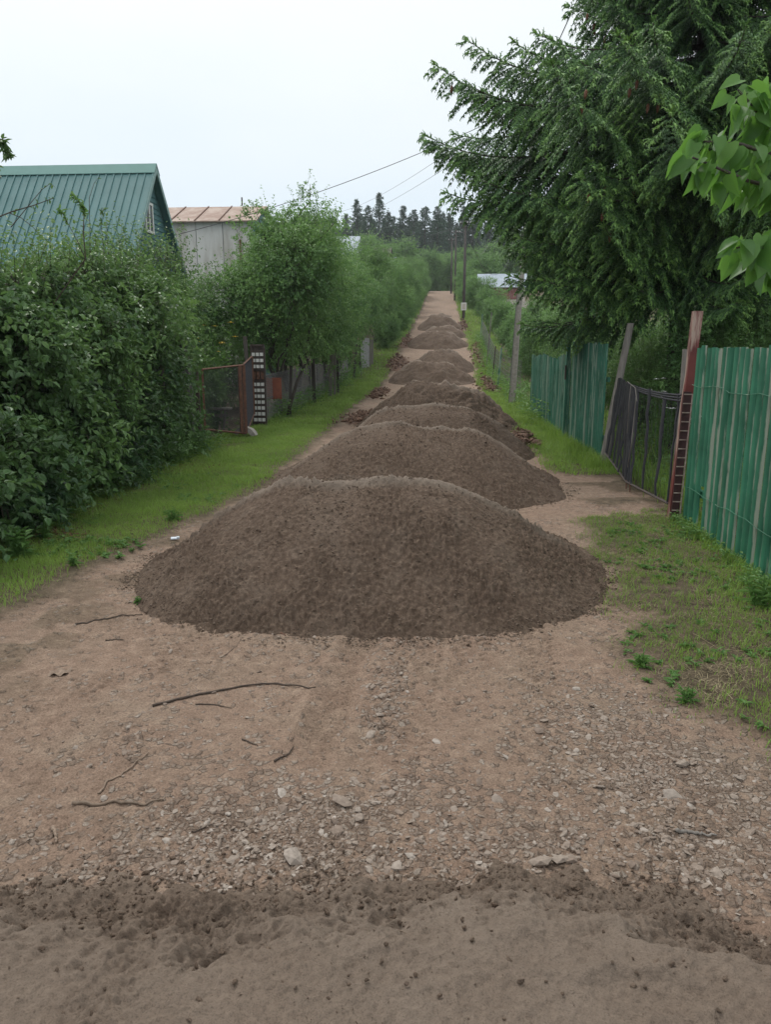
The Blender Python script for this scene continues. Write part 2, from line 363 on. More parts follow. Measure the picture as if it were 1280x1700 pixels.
GP = [(G(420, 1400), .55, .30, 1), (G(560, 1340), .5, .25, .7), (G(1080, 1290), .5, .5, .85), (G(1130, 1400), .35, .3, .9), (G(640, 1160), .14, .6, .6),
      (G(1000, 1180), .4, .4, .5), (G(740, 1380), .6, .3, .5), (G(250, 1240), .3, .25, .22), (G(850, 1410), .7, .22, .7), (G(640, 1450), .8, .15, .8), (G(60, 1370), .2, .2, .3), (G(440, 1180), .1, .35, .35)]
def gravel(x, y):
    g = 0 * x
    for c, a, b, w in GP: g = np.maximum(g, w * np.exp(-(((x - c[0]) / a) ** 2 + ((y - c[1]) / b) ** 2)))
    return g * sst(.25, .6, vn(x * 3.1, y * 3.1, 41) * .6 + vn(x * 8, y * 8, 42) * .4 + .1)

def gravel2(x, y):
    g = 0 * x
    for c, a, b, w in GP: g = np.maximum(g, w * np.exp(-(((x - c[0]) / (a * 1.3)) ** 2 + ((y - c[1]) / (b * 1.4)) ** 2)))
    t, d, L = lineco(x, y, RUT0, RUT1); rut = np.exp(-(d / .2) ** 2) * sst(-.1, .1, t) * sst(L + .1, L - .1, t)
    return np.clip(g * .8 + .04 + .5 * fbm(x, y, 2.3, 4, 43), 0, 1) * (1 - rut)
def axis(segs):
    a = []
    for lo, hi, st in segs: a.append(np.arange(lo, hi, st))
    return np.concatenate(a)
def growth(a, b, s0, k):
    r = [a]; s = s0
    while r[-1] < b: s *= k; r.append(r[-1] + s)
    return np.array(r[1:])
xs = axis([(-2.6, 2.3, .008)]); xs = np.concatenate([-growth(2.6, 150, .0115, 1.06)[::-1], xs, growth(2.3, 150, .0115, 1.06)])
ys = axis([(2.1, 5.9, .009)]); ys = np.concatenate([2.1 - growth(0, 60, .0115, 1.12)[::-1], ys, growth(5.9, 330, .013, 1.022)])
X, Y = np.meshgrid(xs, ys)
V, Q = grid(X, Y, H(X, Y, True))
g = Geo(); g.add(V, Q[:, ::-1], soilmask(X, Y).ravel()); ground = g.build('ground', GROUND, smooth=True)
ga_ = ground.data.attributes.new('gravel', 'FLOAT', 'POINT'); ga_.data.foreach_set('value', (gravel2(X, Y)).ravel().astype(np.float32)); tag(ground, 'packed reddish dirt lane and grassy verges climbing the hill', kind='structure')

# ------------------------------------------------------------------ sand piles
PILES = [  # cx, cy, half width, half depth, height, label
 (-.65, 6.98, 2.19, 1.80, .765, 'large mound of dark damp sand nearest on the dirt lane, cracked along its crest'),
 (-.40, 11.45, 2.3, 1.9, .86, 'second mound of dark sand, level with the sagging black gate'),
 (-.2, 15.5, 2.1, 1.9, .88, 'third mound of dark sand, with a sharp curved rim, beside the tall green fence panel'),
 (-.10, 20.6, 2.15, 2.0, 1.0, 'fourth mound of dark sand, beside the heap of red brown clods'),
 (-.5, 40.6, 2.25, 2.6, .98, 'fifth mound of sand, rounded, behind the small triangle of pale bare road'),
 (.05, 46.4, 1.9, 2.8, .95, 'sixth mound of sand, mostly hidden behind the rounded mound in front of it'),
 (-.3, 56.2, 2.25, 2.8, .9, 'seventh mound of sand, at the hill foot past a bare strip of road'),
 (.1, 63.4, 1.9, 2.5, .8, 'eighth mound of sand, partway up the hill'),
 (-.2, 84, 1.3, 1.0, .22, 'low spread patch of sand alone on the upper road'),
 (-.15, 70.5, 2.05, 2.8, 1.05, 'farthest mound of sand, highest up the hill before the empty road')]
def pile_z(x, y, P, i):
    cx, cy, a, b, h = P[:5]
    wob = 1 + .07 * fbm(x * .8 + i * 7, y * .8, 1.0, 3, 50 + i)
    u = (x - cx) / (a * wob); v = (y - cy) / (b * wob); r = (abs(u) ** 2.7 + abs(v) ** 2.7) ** (1 / 2.7)
    K = h * 1.75
    z = K * (1 - r); cap = h * (1 + .20 * fbm(x, y * .4, 1.1, 3, 60 + i))
    k = .09; z = -k * np.log(np.exp(-z / k) + np.exp(-cap / k))
    # thin crusty rim and shallow slump scars near the crest
    crest = cy + .12 * np.sin(x * 1.7 + i) + .1 * fbm(x, 0 * x, 1.4, 3, 80 + i)
    dd = y - crest
    rim = np.exp(-(dd / .07) ** 2) * .065 * sst(.95, .6, abs(u)) * (.4 + vn(x * 3, 0 * x, 90 + i))
    step = sst(-.02, .3, dd) * -.16 * sst(.9, .6, abs(u)) * vn(x * 2.1, y * 0, 95 + i)
    c2 = dd + .28 + .15 * fbm(x, 0 * x, 1.1, 3, 85 + i)
    scar = -np.exp(-(c2 / .035) ** 2) * .03 * sst(.55, .75, vn(x * 1.6, 0 * x, 99 + i))
    return z + rim + step + scar
def lumps(x, y, seed, s=1.0):
    a = fbm(x, y, 4.5, 3, seed, .6) * .030
    w = .35 + 1.1 * sst(.3, .75, vn(x * 2.3, y * 2.3, seed + 3))
    return a + (billow(x, y, 22 / s, 3, seed + 7, .62) - .3) * .055 * s * w + fbm(x, y, 70, 2, seed + 9) * .006
piles = []
for i, P in enumerate(PILES):
    st = [.0105, .018, .026, .034, .06, .07, .08, .09, .1, .1][i]
    x0, x1, y0, y1 = P[0] - P[2] * 1.12, P[0] + P[2] * 1.12, P[1] - P[3] * 1.12, P[1] + P[3] * 1.12
    X, Y = np.meshgrid(np.arange(x0, x1, st), np.arange(y0, y1, st))
    z0 = pile_z(X, Y, P, i)
    Z = H(X, Y) + z0 + lumps(X, Y, 200 + 20 * i, 1 if i < 2 else 1.3) * sst(-.06, .05, z0) * (1.0 if i < 1 else .85)
    Z = np.where(z0 < -.03, H(X, Y) - .05 + z0 * .3, Z)
    if i >= 3: Z = Z + np.where(z0 > 0, (fbm(X, Y, 1.6, 3, 700 + i) * .16 + (billow(X, Y, 5, 2, 710 + i) - .3) * .12) * sst(0, .2, z0), 0)
    if i == 0: Z = Z + .03 * np.exp(-((X + 1.55) / .35) ** 2 - ((Y - 6.9) / .5) ** 2) - .03 * np.exp(-((X + 1.0) / .22) ** 2 - ((Y - 6.9) / .6) ** 2)
    V, Q = grid(X, Y, Z)
    cz = sst(.86, 1.02, z0 / P[4] + .12 * fbm(X, Y, 3, 3, 70 + i)) * .45 * sst(-.16, -.02, Y - P[1] - .12 * np.sin(X * 1.7 + i))
    crl = P[1] + .12 * np.sin(X * 1.7 + i) + .1 * fbm(X, 0 * X, 1.4, 3, 80 + i)
    cz = cz * .6 + .75 * np.exp(-((Y - crl) / (.05 + .004 * P[1])) ** 2) * sst(.98, .7, abs(X - P[0]) / P[2]) * sst(.2, .5, vn(X * 4, Y * 4, 72 + i) + .25)
    cz = cz + .12 * sst(.1, .5, fbm(X, Y, 6, 3, 71 + i))
    keep = (z0.ravel()[Q] > -.06).any(axis=1)
    piles.append(Geo()); piles[i].add(V, Q[keep][:, ::-1], cz.ravel())
    o = piles[i].build('sand_pile', SAND, smooth=True); tag(o, P[5], 'sand pile', 'sand piles dumped along the lane')
# foreground pile the photographer stands on
def fg_z(x, y):
    e = np.interp(x, [-4, -2.4, -1.7, -.97, -.3, .25, .6, .95, 1.22, 1.9, 3], [2.2, 2.42, 2.50, 2.50, 2.62, 2.78, 2.74, 2.62, 2.42, 1.95, 1.2]) + .05 * fbm(x, 0 * x, 3, 3, 301) + .16 * fbm(x, y, 7, 4, 305, .7)
    d = e - y
    s = sst(-.03, .8, d) * .29 + .02 * sst(-.02, .2, d)
    side = sst(2.9, 1.6, x) * sst(-3.9, -2.6, x) * sst(-2.6, -1.0, y)
    z = s * side + np.where(d < 0, d * .3, 0)
    z = z - .015 * np.exp(-(((x + .75) / .25) ** 2 + ((y - 1.95) / .1) ** 2)) + .02 * fbm(x, y, 1.6, 3, 302) * sst(0, .3, d)
    for fx, fy in ((-.28, 2.15), (.35, 1.98), (.78, 2.1), (.62, 1.85), (-.1, 1.9)):
        q = np.sqrt(((x - fx) / .16) ** 2 + ((y - fy) / .07) ** 2); z = z - .018 * np.exp(-q ** 4) + .008 * np.exp(-((q - 1.25) / .25) ** 2)
    return z, d
X, Y = np.meshgrid(axis([(-3.9, -2.0, .04), (-2.0, 1.75, .0065), (1.75, 2.9, .04)]), axis([(-2.6, 1.35, .05), (1.35, 2.95, .0065)]))
z0, d = fg_z(X, Y)
rough = sst(.62, .2, d + .3 * fbm(X, Y, 1.5, 3, 303)) + .6 * sst(.4, .9, abs(X) - .1) * sst(.35, .6, vn(X * 1.5, Y * 1.5, 304)); rough = np.clip(rough, .25, 1)
Z = H(X, Y) + z0 + lumps(X, Y, 310, .7) * rough * .95 * sst(-.05, .25, d) + fbm(X, Y, 60, 2, 320) * .007 + fbm(X, Y, 7, 4, 321, .6) * .012
Z = np.where(z0 < -.012, H(X, Y) - .04, Z)
V, Q = grid(X, Y, Z); g = Geo(); g.add(V, Q[:, ::-1], np.clip((1 - rough) * .35 + .38 + .35 * fbm(X, Y, 2.2, 5, 330, .65), 0, 1).ravel())
tag(g.build('sand_pile', SAND, smooth=True), 'flattened heap of grey brown sand with footprints at the bottom edge of the view', 'sand pile', 'sand piles dumped along the lane')

# ------------------------------------------------------------------ stones, crumbs, clods
_t = (1 + 5 ** .5) / 2
ICO = np.array([[-1, _t, 0], [1, _t, 0], [-1, -_t, 0], [1, -_t, 0], [0, -1, _t], [0, 1, _t], [0, -1, -_t], [0, 1, -_t], [_t, 0, -1], [_t, 0, 1], [-_t, 0, -1], [-_t, 0, 1]]) / math.hypot(1, _t)
ICF = np.array([[0, 11, 5], [0, 5, 1], [0, 1, 7], [0, 7, 10], [0, 10, 11], [1, 5, 9], [5, 11, 4], [11, 10, 2], [10, 7, 6], [7, 1, 8], [3, 9, 4], [3, 4, 2], [3, 2, 6], [3, 6, 8], [3, 8, 9], [4, 9, 5], [2, 4, 11], [6, 2, 10], [8, 6, 7], [9, 8, 1]])
def rocks(P, size, flat, tint, jit=.3):
    n = len(P); size = np.broadcast_to(size, (n,))
    V = ICO[None] * (1 + rng.uniform(-jit, jit, (n, 12, 1)))
    sc = np.stack([rng.uniform(.75, 1.35, n), rng.uniform(.6, 1, n), np.broadcast_to(flat, (n,)) * rng.uniform(.7, 1.2, n)], -1)
    V = V * sc[:, None]
    tl = rng.normal(0, .22, (n, 2)); V[:, :, 2] += V[:, :, 0] * tl[:, :1] + V[:, :, 1] * tl[:, 1:]
    a = rng.uniform(0, 6.28, n); c, s = np.cos(a)[:, None], np.sin(a)[:, None]
    x = V[:, :, 0] * c - V[:, :, 1] * s; y = V[:, :, 0] * s + V[:, :, 1] * c
    V = np.stack([x, y, V[:, :, 2]], -1) * size[:, None, None] + P[:, None]
    Fa = (ICF[None] + np.arange(n)[:, None, None] * 12).reshape(-1, 3)
    return V.reshape(-1, 3), Fa, np.repeat(np.broadcast_to(tint, (n,)), 12)
def scat(n, x0, x1, y0, y1, dens):
    x = rng.uniform(x0, x1, n); y = rng.uniform(y0, y1, n); k = rng.random(n) < dens(x, y); return x[k], y[k]
def onroad(x, y): return (1 - soilmask(x, y))
g = Geo()
x, y = scat(75000, -2.6, 2.1, 2.35, 6.0, lambda x, y: gravel(x, y) ** 1.3 * onroad(x, y) * .8)
s = np.clip(rng.lognormal(-4.85, .5, len(x)), .003, .03)
g.add(*rocks(np.stack([x, y, H(x, y, True) + s * .0], -1), s, .40, rng.beta(2, 1.8, len(x)))[:3])
x, y = scat(40000, -3.4, 2.2, 2.3, 9, lambda x, y: onroad(x, y) * (.12 + .3 * sst(.45, .7, vn(x * 2, y * 2, 77))))
s = np.clip(rng.lognormal(-5.2, .45, len(x)), .003, .02)
g.add(*rocks(np.stack([x, y, H(x, y, True) + s * .02], -1), s, .42, rng.beta(1.6, 2.6, len(x)))[:3])
tag(g.build('gravel', STONE), 'pale angular gravel pressed into the dirt lane', kind='stuff')
BIG = [(570, 1336, .055, .5, 'brownish angular stone lying alone in the middle of the gravel patch'), (486, 1424, .06, .85, 'large flat grey stone set in the gravel patch'),
       (932, 1432, .055, .7, 'long pale stone at the edge of the nearest sand heap'), (895, 1436, .05, .6, 'square grey stone beside the long pale stone at the sand edge'),
       (957, 1143, .035, .95, 'small whitish stone on the right part of the lane'), (1117, 1322, .06, .85, 'broad flat grey stone in the right gravel patch'),
       (1133, 1272, .045, .7, 'flat grey stone just above the broad flat one on the right'), (725, 1232, .03, .9, 'pale stone in the middle of the lane below the largest mound'),
       (560, 1382, .035, .25, 'dark round stone beside the gravel patch'), (826, 1330, .035, .75, 'light round stone in the lower middle of the lane'), (685, 1425, .035, .95, 'white stone touching the upper rim of the nearest sand heap')]
for px, py, s, t, lab in BIG:
    p = np.array(G(px, py)); p[2] = float(H(p[0], p[1], True)) + s * .1
    V, Fa, T = rocks(p[None], np.array([s * .85]), .4, t, .22)
    o = Geo().add(V, Fa, T).build('stone', STONE); tag(o, lab, 'stone', 'larger stones on the lane')
# sand crumbs on and around the piles
g = Geo()
def crumbs(i, n, smin, smax, spread=1.1):
    P = PILES[i]; a = rng.uniform(0, 6.283, n); r = np.sqrt(rng.random(n)) * spread
    r = np.where(rng.random(n) < .2, 1 + abs(rng.normal(0, .05, n)), r)
    x = P[0] + np.cos(a) * r * P[2]; y = P[1] + np.sin(a) * r * P[3]
    k = y < P[1] + .4; x, y = x[k], y[k]
    z = H(x, y) + np.maximum(pile_z(x, y, P, i) + lumps(x, y, 200 + 20 * i, 1 if i < 2 else 1.3) * (1.0 if i < 1 else .85), 0)
    s = smin + (smax - smin) * rng.random(len(x)) ** 5
    g.add(*rocks(np.stack([x, y, z + s * .1], -1), s, .8, rng.uniform(0, .5, len(x)), .35))
crumbs(0, 26000, .003, .012); crumbs(1, 6000, .005, .018); crumbs(2, 2500, .008, .025); crumbs(3, 1500, .01, .03)
x = rng.uniform(-2.3, 1.9, 26000); y = rng.uniform(1.5, 2.95, 26000); z0, d = fg_z(x, y)
k = (rng.random(26000) < np.where(d > 0, .06 + .75 * sst(.6, .05, d), np.exp(d / .09))); x, y, z0 = x[k], y[k], z0[k]
s = .002 + .009 * rng.random(len(x)) ** 4
g.add(*rocks(np.stack([x, y, H(x, y) + np.maximum(z0, 0) + s * .5], -1), s, .8, rng.uniform(0, .2, len(x)), .35))
tag(g.build('sand_crumbs', SAND), 'loose crumbs of damp sand on and round the mounds', kind='stuff')
# heaps of red-brown clods scraped to the verge
HEAPS = [(G(615, 697), 1.0, 2.6, .22, 500, 'heap of red brown clods on the left verge beside the fourth mound'),
         ((-2.75, 47.5, 0), .8, 4.5, .35, 260, 'small heap of red brown clods under the far left trees'),
         ((2.35, 37, 0), .6, 7.5, .28, 420, 'ridge of scraped red brown earth along the right verge'),
         ((2.5, 52, 0), .6, 8.5, .25, 300, 'ridge of scraped red brown earth farther up the right verge'),
         ((-2.7, 58, 0), .6, 7, .3, 240, 'ridge of scraped earth on the left verge partway up the hill'), ((2.0, 72, 0), .6, 9, .35, 260, 'ridge of scraped earth beside the farthest mound on the right'),
         ((-2.7, 33, 0), .45, 5, .12, 200, 'thin line of red brown clods along the left grass edge'), ((1.9, 17.2, 0), .35, 2.2, .16, 260, 'dark lumpy earth at the right foot of the third mound')]
for c, a, b, h, n, lab in HEAPS:
    x = c[0] + rng.normal(0, .45, n) * a; y = c[1] + rng.uniform(-1, 1, n) * b * .5 + rng.normal(0, .1, n) * b
    zz = h * np.exp(-((x - c[0]) / a) ** 2 * 2) * rng.uniform(.1, 1, n)
    s = (.02 + .07 * rng.random(n) ** 2) * (1 if b < 4 else 1.25)
    Xh, Yh = np.meshgrid(np.linspace(c[0] - a * 1.3, c[0] + a * 1.3, 24), np.linspace(c[1] - b * .62, c[1] + b * .62, 40))
    Zh = H(Xh, Yh) - .05 + h * .6 * np.exp(-((Xh - c[0]) / a) ** 2 * 3) * sst(.62, .45, abs(Yh - c[1]) / b) * (.7 + .6 * vn(Xh * 3, Yh * 3, 9)) + .03 * fbm(Xh, Yh, 6, 3, 9)
    V, Q = grid(Xh, Yh, Zh); g = Geo().add(V, Q[:, ::-1], .3)
    g.add(*rocks(np.stack([x, y, H(x, y) + zz], -1), s, .7, rng.random(n), .35))
    tag(g.build('dirt_heap', CLOD), lab, 'dirt heap', 'scraped earth heaps on the verges')

# ------------------------------------------------------------------ leaves
def unit(v): return v / (np.linalg.norm(v, axis=-1, keepdims=True) + 1e-9)
def leaves(P, Dr, N, L, Wd, shape=6, fold=.18, curl=.15):
    n = len(P); Dr = unit(Dr); Sd = unit(np.cross(Dr, N)); N = np.cross(Sd, Dr)
    L = np.broadcast_to(L, (n,))[:, None]; Wd = np.broadcast_to(Wd, (n,))[:, None]
    if shape == 4:
        V = np.stack([P, P + Dr * L * .45 + Sd * Wd * .5 + N * Wd * fold, P + Dr * L - N * L * curl, P + Dr * L * .45 - Sd * Wd * .5 + N * Wd * fold], 1)
        b = np.arange(n)[:, None] * 4
        Fa = np.concatenate([b + [[0, 2, 1]], b + [[0, 3, 2]]])
        return V.reshape(-1, 3), Fa
    a = [P, P + Dr * L * .28 + Sd * Wd * .46 + N * Wd * fold, P + Dr * L * .66 + Sd * Wd * .38 + N * (Wd * fold - L * curl * .3), P + Dr * L - N * L * curl,
         P + Dr * L * .66 - Sd * Wd * .38 + N * (Wd * fold - L * curl * .3), P + Dr * L * .28 - Sd * Wd * .46 + N * Wd * fold]
    V = np.stack(a, 1); b = np.arange(n)[:, None] * 6
    return V.reshape(-1, 3), np.concatenate([b + [[0, 3, 2, 1]], b + [[0, 5, 4, 3]]])
def rdir(n):
    v = rng.normal(size=(n, 3)); return unit(v)
def crown(g, lobes, ntw, per, ll, lw, tw=.3, shape=4, mi=0, mtw=1, shell=.6, droop=.25, tbias=0, twigs=.5, cut=None):
    """leafy twigs filling ellipsoid lobes (cx,cy,cz,rx,ry,rz), relative coordinates"""
    lobes = np.array(lobes, float); vol = lobes[:, 3] * lobes[:, 4] * lobes[:, 5]; vol = vol ** .75
    k = rng.choice(len(lobes), ntw, p=vol / vol.sum()); Lb = lobes[k]
    d = rdir(ntw); r = (shell + (1 - shell) * rng.random(ntw)) * (1 + .12 * rng.normal(size=ntw))
    P = Lb[:, :3] + d * r[:, None] * Lb[:, 3:]
    ax = unit(d * [1, 1, .8] + rdir(ntw) * .7 + [0, 0, .25])
    ln = tw * rng.uniform(.6, 1.4, ntw)
    if cut is not None:
        kk = cut(P); P, ax, ln, d = P[kk], ax[kk], ln[kk], d[kk]; ntw = len(P)
    if ntw == 0: return
    t = np.linspace(.08, 1, per)
    base = P[:, None] + ax[:, None] * (t[None, :, None] * ln[:, None, None]) - np.array([0, 0, 1.]) * (t ** 2)[None, :, None] * ln[:, None, None] * droop
    n = ntw * per; B = base.reshape(-1, 3); A = np.repeat(ax, per, 0)
    side = unit(np.cross(A, rdir(n))); al = (rng.random(n) < .5) * 2 - 1
    Dr = unit(A * .55 + side * al[:, None] * .8 + [0, 0, -.25]); N = unit(np.array([0, 0, 1.]) + rdir(n) * .55 + np.repeat(d, per, 0) * .35)
    s = rng.uniform(.7, 1.25, n)
    lt = rng.normal(0, .2, len(lobes))[k] if cut is None else 0
    tint = np.clip(np.repeat(rng.normal(.42 + tbias, .12, ntw) + lt, per) + rng.normal(0, .12, n) + np.tile((t - .5) * .25, ntw), 0, 1)
    V, Fa = leaves(B, Dr, N, ll * s, lw * s, shape)
    g.add(V, Fa, np.repeat(tint, 6 if shape == 6 else 4), mi)
    m = int(ntw * twigs)
    if m:
        e0 = P[:m] - ax[:m] * ln[:m, None] * .4; e1 = base[:m, -1]; s_ = unit(np.cross(ax[:m], [0, 0, 1.])) * .005 * max(1, tw * 2)
        V = np.stack([e0 - s_, e0 + s_, e1], 1).reshape(-1, 3); g.add(V, np.arange(m * 3).reshape(-1, 3), .3, mtw)
def limb(p0, p1, n=7, sag=.0, wig=.08):
    p0, p1 = np.array(p0, float), np.array(p1, float); t = np.linspace(0, 1, n)[:, None]; L = np.linalg.norm(p1 - p0)
    w = rng.normal(0, wig * L, (n, 3)) * np.sin(t * math.pi); w = w * .6
    return p0 + (p1 - p0) * t + w + np.array([0, 0, 1]) * (t * (1 - t)) * sag * L
def tree(name, label, cat, loc, h, r, zc=.35, leaf=(.06, .035), ntw=1500, per=8, lm=None, trunk=.09, group=None, nl=9, tw=.35, rz=0, squash=1, shape=4, tbias=0, stems=1, seed=None):
    t = thing(name, label, cat, loc, group, rz)
    z0 = h * zc; lobes = [(0, 0, (z0 + h) / 2, r * .62, r * .62, (h - z0) * .42)]
    for k in range(nl):
        a = 6.283 * (k + rng.uniform(-.3, .3)) / nl * 1.0 * 2.0; zz = rng.uniform(z0 + .1 * h, h * .88); f = 1 - .55 * max(0, (zz - .55 * h) / (.45 * h)) ** 1.5
        rr = r * f * rng.uniform(.35, .72); q = r * rng.uniform(.25, .45)
        lobes.append((math.cos(a) * rr, math.sin(a) * rr, zz, q, q, q * .85 * squash))
    g = Geo(); tr = limb((0, 0, -.15), (rng.normal(0, .1) * r, rng.normal(0, .1) * r, h * .72), 8, 0, .03)
    g.tube(tr, np.linspace(trunk, trunk * .25, 8), 7)
    for s in range(1, stems):
        a = rng.uniform(0, 6.28); e = (math.cos(a) * r * .5, math.sin(a) * r * .5, h * rng.uniform(.5, .7)); g.tube(limb((math.cos(a) * .15, math.sin(a) * .15, -.1), e, 7, .1), np.linspace(trunk * .7, trunk * .2, 7), 6)
    for Lb in lobes[1:]:
        q = tr[rng.integers(2, 6)]; g.tube(limb(q, Lb[:3], 6, .12), np.linspace(trunk * .42, trunk * .1, 6), 5)
    g.build('trunk', BARK, t, True)
    g = Geo(); crown(g, lobes, ntw, per, leaf[0], leaf[1], tw, shape, tbias=tbias)
    stray = []
    for k in range(16):
        Lb = lobes[rng.integers(1, len(lobes))]; a = rng.uniform(0, 6.28); stray.append((Lb[0] + math.cos(a) * Lb[3] * .8, Lb[1] + math.sin(a) * Lb[3] * .8, Lb[2] + Lb[5] * rng.uniform(.5, 1.15), r * .07, r * .07, r * rng.uniform(.08, .2)))
    crown(g, stray, int(ntw * .05), per, leaf[0], leaf[1], tw * 1.2, shape, tbias=tbias + .12, droop=-.1)
    g.build('crown', [lm or L_APPLE, TWIG], t)
    return t

# ------------------------------------------------------------------ left hedge (large leaved shrubs over the wire fence)
HG = 'overgrown hedge shrubs along the left verge'
HEDGE = [((-6.1, 7.3), 1.35, 2.85, 'dark big leaved shrub at the far left edge of the view, nearest of the hedge'),
         ((-6.15, 9.3), 1.35, 2.95, 'dense dark green shrub in the hedge in front of the green roofed house'),
         ((-6.2, 11.3), 1.35, 3.1, 'tall leafy shrub in the middle of the left hedge, bare dark stems low down'),
         ((-6.2, 13.4), 1.3, 3.4, 'tallest shrub of the left hedge, below the gable window of the green roofed house'),
         ((-6.5, 15.0), 1.05, 3.3, 'yellowish green shrub at the far end of the hedge next to the rusty gate'),
         ((-6.9, 17.6), 1.25, 4.15, 'shrub behind the rusty gate, beside the tall yellow flowers')]
for i, ((x, y), r, h, lab) in enumerate(HEDGE):
    t = thing('hedge_shrub', lab, 'shrub', (x, y, float(H(x, y))), HG)
    lobes = []
    for k in range(15):
        a = rng.uniform(0, 6.283); zz = rng.uniform(.35, h - .5); rr = r * rng.uniform(.3, .85) * (1.05 - .35 * (zz / h) ** 3); q = rng.uniform(.32, .55)
        lobes.append((math.cos(a) * rr, math.sin(a) * rr, zz, q, q, q * .9))
    for k in range(5):   # face towards the lane
        zz = .5 + k * (h - 1) / 5 + rng.uniform(-.2, .2); lobes.append((r * .80 + .12 * rng.normal(), rng.uniform(-.9, .9), zz, .5, .5, .42))
    for k in range(3 if i < 4 else 1): lobes.append((r * .95 + .1 * rng.normal(), (k - 1) * .8, .3 + rng.uniform(-.1, .2), .32, .4, .32))
    for k in range(6): lobes.append((rng.uniform(-.8, .8) * r * .6, rng.uniform(-.8, .8) * r, h - .5 + rng.uniform(-.45, .3), .34, .34, .34))
    lobes.append((0, 0, h * .45, r * .5, r * .6, h * .33))
    g = Geo()
    for k in range(9):
        a = rng.uniform(0, 6.28); e = (math.cos(a) * r * .6 + .15, math.sin(a) * r * .7, h * rng.uniform(.55, .9)); g.tube(limb((math.cos(a) * .2 + .25, math.sin(a) * .35, -.1), e, 8, .05, .05), np.linspace(.035, .01, 8), 6)
    g.build('stem', BARK, t, True)
    g = Geo(); dens = [3200, 3600, 3300, 3000, 2200, 1300][i]
    crown(g, lobes, dens, 9, 1.15 * (.085 if i < 4 else .075), 1.15 * (.052 if i < 4 else .042), .34, 6, tbias=[-.06, -.05, 0, .05, .12, .1][i], twigs=.6)
    top = [(lb[0], lb[1], h - .2, .3, .3, .35) for lb in lobes[-7:-1]]
    crown(g, top, 260, 9, .08, .045, .6, 6, tbias=.22, twigs=1, droop=-.1)
    g.build('foliage', [L_HEDGE, TWIG], t)
def shoot(parent, name, pts, r, nleaf, ll, lw, lm, tb=.3, start=.4):
    g = Geo(); pts = np.array(pts, float); g.tube(pts, np.linspace(r, r * .3, len(pts)), 5, mi=1)
    t = rng.uniform(start, 1, nleaf) ; i = t * (len(pts) - 1); k = np.minimum(i.astype(int), len(pts) - 2); f = (i - k)[:, None]
    P = pts[k] * (1 - f) + pts[k + 1] * f; A = unit(pts[k + 1] - pts[k]); Dr = unit(A * .3 + rdir(nleaf) + [0, 0, -.15])
    V, Fa = leaves(P, Dr, unit(np.array([0, 0, 1.]) + rdir(nleaf) * .6), ll * rng.uniform(.6, 1.2, nleaf), lw * rng.uniform(.7, 1.1, nleaf), 6)
    g.add(V, Fa, np.repeat(np.clip(rng.normal(.5 + tb, .2, nleaf), 0, 1), 6)); return g.build(name, [lm, TWIG], parent)
t = wthing('young_fruit_tree', 'thin sapling with yellowish leaf tufts rising above the hedge against the green roof', 'tree', (-5.9, 10.1, 0))
shoot(t, 'shoot', [(-5.9, 10.1, 0), (-5.7, 10, 2), D(142, 430, 10), D(138, 385, 10), D(140, 345, 10), D(118, 322, 10)], .012, 60, .07, .04, L_BRIGHT, .1, .72)
shoot(t, 'shoot', [D(142, 430, 10), D(128, 400, 9.9), D(112, 370, 9.9), D(98, 345, 9.9)], .006, 30, .07, .035, L_BRIGHT, .1, .7)
t = wthing('bare_branch', 'nearly leafless drooping branches over the far left of the hedge', 'branch', (-6.7, 9.2, 0))
shoot(t, 'twig', [(-6.7, 9.2, 0), (-6.6, 9.3, 2.2), D(-30, 372, 9.4), D(20, 352, 9.4), D(55, 342, 9.4), D(88, 330, 9.4)], .014, 14, .06, .035, L_HEDGE, 0, .6)
shoot(t, 'twig', [D(15, 354, 9.4), D(35, 362, 9.4), D(55, 378, 9.4), D(68, 392, 9.4)], .006, 4, .05, .03, L_HEDGE, 0)
shoot(t, 'twig', [D(18, 378, 9.4), D(45, 345, 9.4), D(70, 315, 9.4), D(84, 305, 9.4), D(92, 312, 9.4)], .006, 5, .05, .03, L_HEDGE, 0)
t = wthing('sprig', 'slim upright sprig with dark pairs of leaves above the hedge, before the gable', 'branch', (-5.6, 12.4, 0))
shoot(t, 'twig', [(-5.6, 12.4, 0), D(175, 500, 12.4), D(172, 420, 12.4), D(168, 375, 12.4), D(170, 345, 12.4)], .008, 12, .09, .05, L_HEDGE, .1, .75)
shoot(t, 'twig', [D(150, 420, 12.4), D(148, 330, 12.4), D(156, 305, 12.4), D(166, 292, 12.4)], .006, 2, .05, .03, L_HEDGE, .1, .6)
t = wthing('apple_branch', 'dark leafy branch tip poking into the left edge of the sky', 'branch', (-6.9, 9.6, 0))
shoot(t, 'twig', [(-6.9, 9.6, 0), (-6.7, 9.5, 3), D(-60, 260, 9.3), D(-20, 235, 9.3), D(4, 232, 9.3), D(14, 262, 9.3)], .014, 60, .1, .055, L_HEDGE, -.35, .7)
shoot(t, 'twig', [D(-30, 240, 9.3), D(-8, 275, 9.3), D(2, 298, 9.3)], .008, 10, .1, .055, L_HEDGE, -.35, .3)

